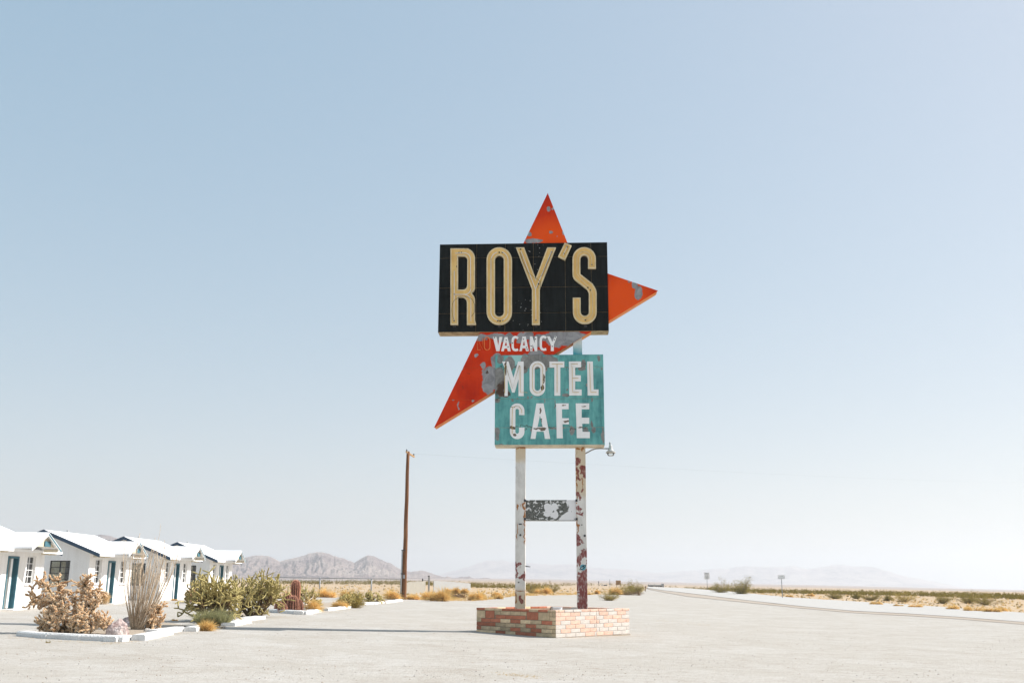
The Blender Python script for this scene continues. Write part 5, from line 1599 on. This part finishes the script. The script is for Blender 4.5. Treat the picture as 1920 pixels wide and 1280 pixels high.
# scrub and tufts nobody could count
def scatter():
    rnd = random.Random(77)
    mb = MB()
    def sb(p, h, w, n, s, mi):
        for _ in range(n):
            q = p + Vector((rnd.gauss(0, .4) * w, rnd.gauss(0, .4) * w, abs(rnd.gauss(.35, .28)) * h))
            a = rdir(rnd); b = a.cross(rdir(rnd)).normalized()
            mb.add([q - a * s, q + b * s * .8, q + a * s, q - b * s * .8], [(0, 1, 2, 3)], mi)
    band = [(-40, 1086, 1094), (540, 1087, 1093.5), (755, 1088.5, 1095), (880, 1092, 1100), (1000, 1094, 1103), (1080, 1094, 1097), (1200, 1095, 1097), (1290, 1101.5, 1103), (1400, 1104, 1110), (1500, 1106.5, 1112), (1700, 1109.5, 1116), (1960, 1114, 1124)]
    n = 0
    while n < 3600:
        px = rnd.uniform(520, 1960)
        lo = interp(px, [(a, b) for a, b, c in band]); hi = interp(px, [(a, c) for a, b, c in band])
        if hi - lo < 3 and rnd.random() < .7: continue
        if 1030 < px < 1290 and rnd.random() < .6: continue
        py = lerp(lo, hi, rnd.random() ** .8)
        p = at(px, py + 1)
        h = min(rnd.uniform(.6, 1.5), 5.0 * p.y / 1850)
        sb(p, h, h * .8, 12, max(.10, .55 * p.y / 1850), 0)
        n += 1
    tag(mb.build('creosote_scrub', M['scrub']), kind='stuff')
    mb2 = MB()
    def small_tuft(px, py, hh, mi):
        p = at(px, py)
        if p.y > 500: return
        k = p.y / 1850; w = max(.01, .3 * k)
        for _ in range(9):
            d = Vector((rnd.gauss(0, .6), rnd.gauss(0, .6), 1)).normalized()
            sd = Vector((1, 0, 0)) * w
            e = p + d * hh * rnd.uniform(.5, 1)
            b = p + Vector((rnd.gauss(0, .3), rnd.gauss(0, .3), 0)) * hh
            mb2.add([b - sd, b + sd, e], [(0, 1, 2)], mi)
    for _ in range(900):                            # right of the road
        px = rnd.uniform(1300, 1960)
        hi = interp(px, [(1300, 1104), (1385, 1112), (1480, 1119.5), (1600, 1127), (1700, 1133), (1800, 1140), (1960, 1151)])
        lo = interp(px, [(1300, 1103), (1400, 1109), (1500, 1111), (1700, 1115), (1960, 1122)])
        py = lerp(lo, hi, rnd.random())
        small_tuft(px, py, rnd.uniform(.12, .34), rnd.choice([0, 0, 1]))
    for _ in range(900):                            # behind the fence and the lot
        px = rnd.uniform(520, 1210)
        hi = interp(px, [(520, 1116), (757, 1122), (830, 1124), (930, 1121), (1000, 1115), (1110, 1113), (1210, 1106)])
        lo = interp(px, [(520, 1095), (757, 1097), (1000, 1104), (1210, 1099)])
        if 760 < px < 885: lo = 1110
        small_tuft(px, lerp(lo, hi, rnd.random()), rnd.uniform(.12, .4), rnd.choice([0, 0, 0, 1]))
    for _ in range(260):                            # along the lot edge
        px = rnd.uniform(758, 1120)
        hi = interp(px, [(757, 1124), (830, 1125.5), (885, 1127), (930, 1123), (960, 1118), (1010, 1116), (1110, 1114.5)])
        small_tuft(px, hi - rnd.random() * 3, rnd.uniform(.2, .5), 0)
    tag(mb2.build('dry_tufts', [M['gold'], M['scrub']]), kind='stuff')
    # pebbles and litter on the lot
    mb3 = MB()
    for _ in range(26000):
        y = 14 + 40 * rnd.random() ** 1.7
        x = rnd.uniform(-.56, .56) * y
        cl = noise.noise(Vector((x * .35, y * .35, 2)))
        if rnd.random() > .55 + cl * 1.2: continue
        s_ = .005 + .015 * rnd.random() ** 5
        z = H(x, y) + .018
        a = rnd.uniform(0, 3)
        c, s2 = math.cos(a) * s_, math.sin(a) * s_
        mb3.add([(x - c, y - s2, z), (x + s2, y - c, z), (x + c, y + s2, z), (x - s2, y + c, z), (x, y, z + s_ * .9)], [(0, 1, 4), (1, 2, 4), (2, 3, 4), (3, 0, 4)], rnd.choice([0, 0, 1, 2]))
    tag(mb3.build('pebbles', [M['palerock'], plain('brown_pebble', (.26, .19, .13), .9, .3, 3), plain('grey_pebble', (.18, .17, .16), .9, .3, 3)]), kind='stuff')
    # dry litter along the kerbs and by the planter
    mb4 = MB()
    lines = [((20, 1196), (185, 1207)), ((190, 1208), (262, 1202)), ((262, 1200), (366, 1184)), ((420, 1176), (500, 1165)), ((500, 1152), (600, 1152)), ((616, 1149), (670, 1142)), ((1050, 1197), (1175, 1188)), ((1230, 1163), (1330, 1172)), ((60, 1186), (200, 1190)), ((930, 1263), (1010, 1272))]
    for (a, b) in lines:
        for _ in range(240):
            t = rnd.random()
            p = at(lerp(a[0], b[0], t) + rnd.gauss(0, 6), lerp(a[1], b[1], t) + rnd.gauss(0, 1.6))
            d = Vector((rnd.gauss(0, 1), rnd.gauss(0, 1), rnd.random() * .3)).normalized() * rnd.uniform(.02, .06)
            p.z += .022
            mb4.add([p, p + Vector((.006, .004, .004)), p + d], [(0, 1, 2)], 0)
    tag(mb4.build('dry_litter', M['gold2']), kind='stuff')
scatter()

# ------------------------------------------------------------------ utility pole, fences, road furniture
def upole():
    o = at(757, 1123.5); k = o.y / 1850
    root = thing('utility_pole', 'tall brown wooden utility pole with a small crossarm and a white conduit', 'utility pole', o)
    top = 12.25
    def hz(py):                                     # height on the pole of a row of the photograph
        lo, hi = 0, 20
        for _ in range(40):
            m_ = (lo + hi) / 2
            if project((o.x, o.y, o.z + m_))[1] > py: lo = m_
            else: hi = m_
        return lo
    top = hz(846)
    mb = MB(); n = 12
    mb.tube([(0, 0, -.3)] + [(.012 * math.sin(i * 1.7), 0, top * i / n) for i in range(n + 1)], [.2] + [lerp(.195, .125, i / n) for i in range(n + 1)], 14)
    mb.build('pole', M['wood'], root, smooth=True)
    mb = MB(); mb.add([], [])
    a = Vector((-.12, -.25, top - .06)); b = Vector((.42, .9, top - .32))
    d = (b - a).normalized(); s_ = d.cross(Vector((0, 0, 1))).normalized() * .05; u_ = Vector((0, 0, .06))
    mb.add([a - s_ - u_, a + s_ - u_, a + s_ + u_, a - s_ + u_, b - s_ - u_, b + s_ - u_, b + s_ + u_, b - s_ + u_], [(0, 3, 2, 1), (4, 5, 6, 7), (0, 1, 5, 4), (1, 2, 6, 5), (2, 3, 7, 6), (3, 0, 4, 7)])
    ca = fix(mb.build('crossarm', plain('pale_crossarm_wood', (.42, .26, .13), .85, .2, 4), root))
    for q in (a + d * .08, b - d * .08):
        mb = MB(); mb.lathe([(.03, .05), (.06, .08), (.035, .13), (.06, .17), (.04, .22)], 10, q); fix(mb.build('insulator', M['dark_metal'], ca, smooth=True))
    mb = MB(); mb.tube([(-.22, -.12, -.2), (-.215, -.12, hz(1031))], .052, 8); cd = mb.build('conduit', M['white_metal'], root, smooth=True)
    for py in (1031, 1075, 1112):
        mb = MB(); z = hz(py); mb.box(-.28, .02, -.2, -.1, z - .03, z + .03); fix(mb.build('strap', M['dark_metal'], cd))
    mb = MB(); z = hz(1081); mb.bevbox(-.10, .06, -.26, -.19, z - .12, z + .16, .01); fix(mb.build('meter_box', M['grey_metal'], root))
    return o, top
po, ptop = upole()
mb = MB()
A = Vector((po.x + .3, po.y + .6, po.z + ptop - .1)); B = EYE + ray(2050, 902) * 330
pts = [A.lerp(B, t / 30) + Vector((0, 0, -4 * 1.0 * (t / 30) * (1 - t / 30))) for t in range(31)]
mb.tube(pts, .003, 5)
tag(mb.build('overhead_wire', M['wire']), 'thin overhead wire sagging right from the wooden pole across the sky', 'wire')

def chain_fence():
    P = [at(500, 1115), at(598.5, 1118), at(695.5, 1120.5), at(751, 1122.5)]
    root = thing('chain_link_fence', 'low chain link fence with grey posts left of the wooden pole', 'fence', P[0])
    O = P[0]; tops = []
    for i, p in enumerate(P):
        px, py = [(500, 1083), (598.5, 1085), (695.5, 1086.5), (751, 1087)][i]
        h = (1116 - 1084.5) * p.y / 1850 if i == 0 else ([0, 1118, 1120.5, 1122.5][i] - py) * p.y / 1850
        tops.append(p + Vector((0, 0, h)))
        mb = MB(); q = p - O; mb.tube([q - Vector((0, 0, .2)), q + Vector((0, 0, h + .03))], .055, 8); mb.build('post', M['grey_metal'], root, smooth=True)
    for i in range(3):
        mb = MB(); a, b = tops[i] - O, tops[i + 1] - O
        mb.tube([a, b], .03, 6); mb.build('top_rail', M['grey_metal'], root)
        mb = MB(); L = (b - a).length; hh = (tops[i] - P[i]).z - .08
        d = (b - a).normalized(); n = int(L / .12); nh = int(hh / .12)
        for j in range(-nh, n):
            for sg in (1, -1):
                x0, x1 = j * .12, j * .12 + nh * .12
                z0, z1 = (0, hh) if sg > 0 else (hh, 0)
                c0, c1 = max(0, x0), min(L, x1)
                if c1 <= c0: continue
                za, zb_ = lerp(z0, z1, (c0 - x0) / (x1 - x0)), lerp(z0, z1, (c1 - x0) / (x1 - x0))
                mb.tube([a + d * c0 + Vector((0, 0, za - hh)), a + d * c1 + Vector((0, 0, zb_ - hh))], .0022, 3, False)
        tag(mb.build('chain_mesh', M['grey_metal'], root), kind='stuff')
chain_fence()

def corr(nm, label, pts, tops, mat, group=None):
    P = [at(*p) for p in pts]
    O = P[0]
    root = thing(nm, label, 'fence', O)
    for i in range(len(P) - 1):
        a, b = P[i], P[i + 1]
        L = (b - a).length; d = (b - a).normalized(); n = Vector((-d.y, d.x, 0)).normalized()
        ns = max(1, round(L / .9))
        for s in range(ns):
            mb = MB(); vs = []; m_ = 18
            for q in range(m_ + 1):
                t = (s + (q / m_) * .985) / ns
                c = a.lerp(b, t) - O + n * (.05 * math.sin(q * 2 * math.pi / 6) + .01 * (s % 2))
                pxl = lerp(pts[i][0], pts[i + 1][0], t); pyt = lerp(tops[i], tops[i + 1], t); pyb = lerp(pts[i][1], pts[i + 1][1], t)
                h = (pyb - pyt) * lerp(a.y, b.y, t) / 1850 + .03 * ((s * 37) % 5 - 2) / 2
                for off in (0, .012):
                    vs.append(c + n * off + Vector((0, 0, -.1))); vs.append(c + n * off + Vector((0, 0, h)))
            fs = []
            for q in range(m_):
                o_, w = q * 4, (q + 1) * 4
                fs += [(o_, w, w + 1, o_ + 1), (o_ + 2, o_ + 3, w + 3, w + 2), (o_ + 1, w + 1, w + 3, o_ + 3)]
            fs += [(0, 1, 3, 2), (m_ * 4, m_ * 4 + 2, m_ * 4 + 3, m_ * 4 + 1)]
            mb.add(vs, fs); fix(mb.build('corrugated_sheet', mat, root))
        mb = MB(); h = .7
        mb.tube([a - O + n * .08 + Vector((0, 0, h)), b - O + n * .08 + Vector((0, 0, h))], .03, 5); mb.build('rail', M['grey_metal'], root)
    return root
corr('corrugated_fence', 'beige corrugated metal fence right behind the wooden pole', [(762, 1113.5), (797, 1111)], [1092, 1090], M['beige_metal'])
corr('corrugated_fence', 'white corrugated metal fence right of the gate post', [(813, 1109.5), (845, 1108), (882, 1106)], [1089, 1091, 1094], M['white_metal'])
def stick(name, label, cat, px, py, ytop, wpx, mat, parts=None):
    o = at(px, py); k = o.y / 1850
    root = thing(name, label, cat, o)
    h = (py - ytop) * k
    mb = MB(); mb.tube([(0, 0, -.2), (0, 0, h)], wpx * k / 2, 8); mb.build('post', mat, root)
    return root, o, k, h
r_, o, k, h = stick('gate_post', 'white gate post with a dark cap between the two metal fences', 'gate post', 803, 1111, 1082, 1.6, M['grey_metal'])
mb = MB(); mb.box(-.1, .12, -.1, .1, h, h + .1); fix(mb.build('cap', M['dark_metal'], r_))
mb = MB(); mb.box(.03, .16, -.03, .02, .1, h - .02); fix(mb.build('white_plate', M['white_metal'], r_))
mb = MB(); mb.box(-12 * k, -9.8 * k, -.05, .05, h - 8 * k, h - 4 * k); fix(mb.build('hinge_plate', M['dark_metal'], r_))
mb = MB(); mb.box(-12 * k, -.0, -.03, .03, h - 6.6 * k, h - 5.8 * k); fix(mb.build('bar', M['grey_metal'], r_))
# iron stake with a stick lying beside it
r_, o, k, h = stick('iron_stake', 'thin rusty iron stake on the lot edge, left of the left sign post', 'stake', 922, 1121.5, 1107, .8, M['twig'])
mb = MB(); mb.tube([(0, 0, .05), (6 * k, -.1, .08), (14 * k, 0, .0 + .15)], .6 * k / 2, 5); mb.build('fallen_bar', M['twig'], r_)

# road signs
def textobj(body, size, mat, parent, loc, squash=1.0, rot=(R(90), 0, 0)):
    cu = bpy.data.curves.new('text', 'FONT'); cu.body = body; cu.size = size; cu.align_x = 'CENTER'; cu.align_y = 'CENTER'; cu.extrude = .004
    o = bpy.data.objects.new('text', cu); COL.objects.link(o)
    bpy.context.view_layer.update()
    me = bpy.data.meshes.new_from_object(o.evaluated_get(bpy.context.evaluated_depsgraph_get()))
    bpy.data.objects.remove(o)
    me.materials.clear(); me.materials.append(mat)
    q = bpy.data.objects.new('lettering', me); COL.objects.link(q); q.parent = parent; q.location = loc; q.rotation_euler = rot; q.scale = (squash, 1, 1)
    return q
M['sign_black'] = plain('black_print', (.03, .03, .03), .6, .1, 4, bmp=0)
M['sign_white'] = plain('white_sign_sheet', (.86, .86, .85), .5, .03, 4, bmp=0)
def roadsign(px, pbase, ptop, pbot, wpx, label, lines, name='road_sign'):
    o = at(px, pbase); k = o.y / 1850
    root = thing(name, label, 'road sign', o)
    zt, zb_ = (pbase - ptop) * k, (pbase - pbot) * k; w = wpx * k / 2
    mb = MB(); mb.box(-.03 - .15 * k, .03 + .15 * k, .02, .08, -.3, zt - .05); fix(mb.build('post', M['grey_metal'], root))
    mb = MB(); mb.bevbox(-w, w, -.02, .015, zb_, zt, .008); pl = fix(mb.build('plate', M['sign_white'], root))
    hh = zt - zb_
    mb = MB()
    for a, b, c, d in ((-w + .04, w - .04, zt - .05, zt - .035), (-w + .04, w - .04, zb_ + .035, zb_ + .05)): mb.box(a, b, -.026, -.021, c, d)
    for a, b in ((-w + .04, -w + .052), (w - .052, w - .04)): mb.box(a, b, -.026, -.021, zb_ + .05, zt - .05)
    fix(mb.build('border', M['sign_black'], pl))
    for (txt, cz_, sz, sq) in lines: textobj(txt, hh * sz, M['sign_black'], pl, (0, -.027, zb_ + hh * cz_), sq)
    return root, pl, w, zt, zb_
roadsign(1326.5, 1106, 1074.5, 1086.5, 9.5, 'white speed limit 55 sign on a thin post beyond the road', [('SPEED', .83, .19, 1.1), ('LIMIT', .64, .16, 1.1), ('55', .29, .52, 1.0)], 'speed_limit_sign')
r_, pl, w, zt, zb_ = roadsign(1467.5, 1121.5, 1080, 1087, 13, 'small wide white sign with two rows of dark print, right of the speed sign', [])
rnd = random.Random(3)
for row, (n, zz_) in enumerate(((6, .68), (8, .32))):
    mb = MB()
    for i in range(n):
        x = lerp(-w * (.55 if row == 0 else .78), w * (.55 if row == 0 else .78), (i + .5) / n)
        hh = zt - zb_
        mb.box(x - w * .055, x - w * .02, -.027, -.021, zb_ + hh * (zz_ - .1), zb_ + hh * (zz_ + .1)); mb.box(x - w * .015, x + w * .05, -.027, -.021, zb_ + hh * (zz_ + (.05 if i % 2 else -.05)), zb_ + hh * (zz_ + (.1 if i % 2 else 0)))
    tag(fix(mb.build('lettering', M['sign_black'], pl)), kind='stuff')
# white roadside marker
o = at(1345.5, 1108.5); k = o.y / 1850
mb = MB(); mb.bevbox(-1.3 * k, 1.3 * k, -.1, .1, -.2, 8.5 * k, .03)
tag(fix(mb.build('road_marker', M['white_metal'], loc=o)), 'short white marker post in front of the left creosote bush', 'marker')
# thin marker at the lot corner
r_, o, k, h = stick('corner_marker', 'thin brown marker post at the far right corner of the lot', 'marker', 1210.5, 1109, 1098.5, 1.2, M['twig'])
mb = MB(); mb.bevbox(-1.0 * k, 1.0 * k, -.08, .08, h - 4 * k, h, .02); fix(mb.build('plate', M['twig'], r_))
# brown board far off
o = at(1159.5, 1101); k = o.y / 1850
root = thing('billboard', 'square brown board on two posts behind the brush heap', 'board', o)
M['rustboard'] = plain('rusty_brown_board', (.30, .15, .055), .85, .4, 1.2, c2=(.42, .26, .12))
mb = MB(); mb.bevbox(-4.6 * k, 4.6 * k, -.06, .06, 4.8 * k, 12.8 * k, .03); fix(mb.build('board', M['rustboard'], root))
for sx in (-3.2, 3.2):
    mb = MB(); mb.box((sx - .3) * k, (sx + .3) * k, .061, .25, -.3, 12 * k); fix(mb.build('post', M['twig'], root))
# far lamp-like post and mast
r_, o, k, h = stick('far_post', 'thin far post with a dark top, left of the brown board', 'post', 1122.5, 1098, 1089.5, .7, M['dark_metal'])
mb = MB(); mb.box(-.7 * k, .7 * k, -.1, .1, h - 2 * k, h); fix(mb.build('head', M['dark_metal'], r_))
r_, o, k, h = stick('far_mast', 'slender grey mast far off, just left of the brown board', 'mast', 1143.5, 1100, 1086, .8, M['grey_metal'])
for i in range(3):
    mb = MB(); mb.box(-1.4 * k, 1.4 * k, -.1, .1, h * (.35 + .16 * i), h * (.35 + .16 * i) + .4 * k); fix(mb.build('crossbar', M['grey_metal'], r_))
# small white shed and low dark wall far off
def box_thing(name, label, cat, px, py, x0, x1, y0, y1, mat, roofm):
    o = at(px, py); k = o.y / 1850
    root = thing(name, label, cat, o)
    mb = MB(); mb.box(x0 * k, x1 * k, 0, (x1 - x0) * k * .8, -.3, y1 * k); fix(mb.build('wall', mat, root))
    mb = MB(); mb.prism([(x0 * k - .1, y1 * k + .01), (x1 * k + .1, y1 * k + .01), ((x0 + x1) / 2 * k, y1 * k + .8 * k)], [], -.1, (x1 - x0) * k * .8 + .1); fix(mb.build('roof', roofm, root))
    return root
box_thing('shed', 'tiny white shed far off left of the brown board', 'shed', 1129, 1097.5, -1, 1.2, 0, 2.0, M['white_metal'], M['roof_white'])
box_thing('shed', 'tiny dark shed far off beside the white one', 'shed', 1135, 1097.5, -3, 3.4, 0, 1.5, M['dark'], M['grey_metal'])
# long pale trailer truck far up the road
def truck():
    o = at(1232, 1100.6); k = o.y / 1850
    root = thing('trailer_truck', 'distant long pale trailer truck beside the far end of the road', 'truck', o)
    mb = MB(); mb.bevbox(-15 * k, 9 * k, 0, 2.5, 3.2 * k, 5.2 * k, .1); fix(mb.build('trailer', M['white_metal'], root))
    mb = MB(); mb.box(-15 * k, 9.5 * k, .2, 2.3, 1.7 * k, 3.1 * k); fix(mb.build('chassis', M['dark_metal'], root))
    mb = MB(); mb.prism([(9.6 * k, 1.2 * k), (13 * k, 1.2 * k), (13 * k, 4 * k), (12 * k, 7 * k), (9.6 * k, 7 * k)], [], 0, 2.4); cab = fix(mb.build('cab', M['white_metal'], root))
    mb = MB(); mb.box(10.6 * k, 12.1 * k, -.03, -.002, 4.2 * k, 6 * k); fix(mb.build('window', M['dark'], cab))
    for x in (-13, -10.6, -8.2, -1, 3, 6.5, 11.2):
        mb = MB(); mb.tube([(x * k, -.05, 1.1 * k), (x * k, .4, 1.1 * k)], 1.1 * k, 12); mb.build('wheel', M['dark_metal'], root)
truck()
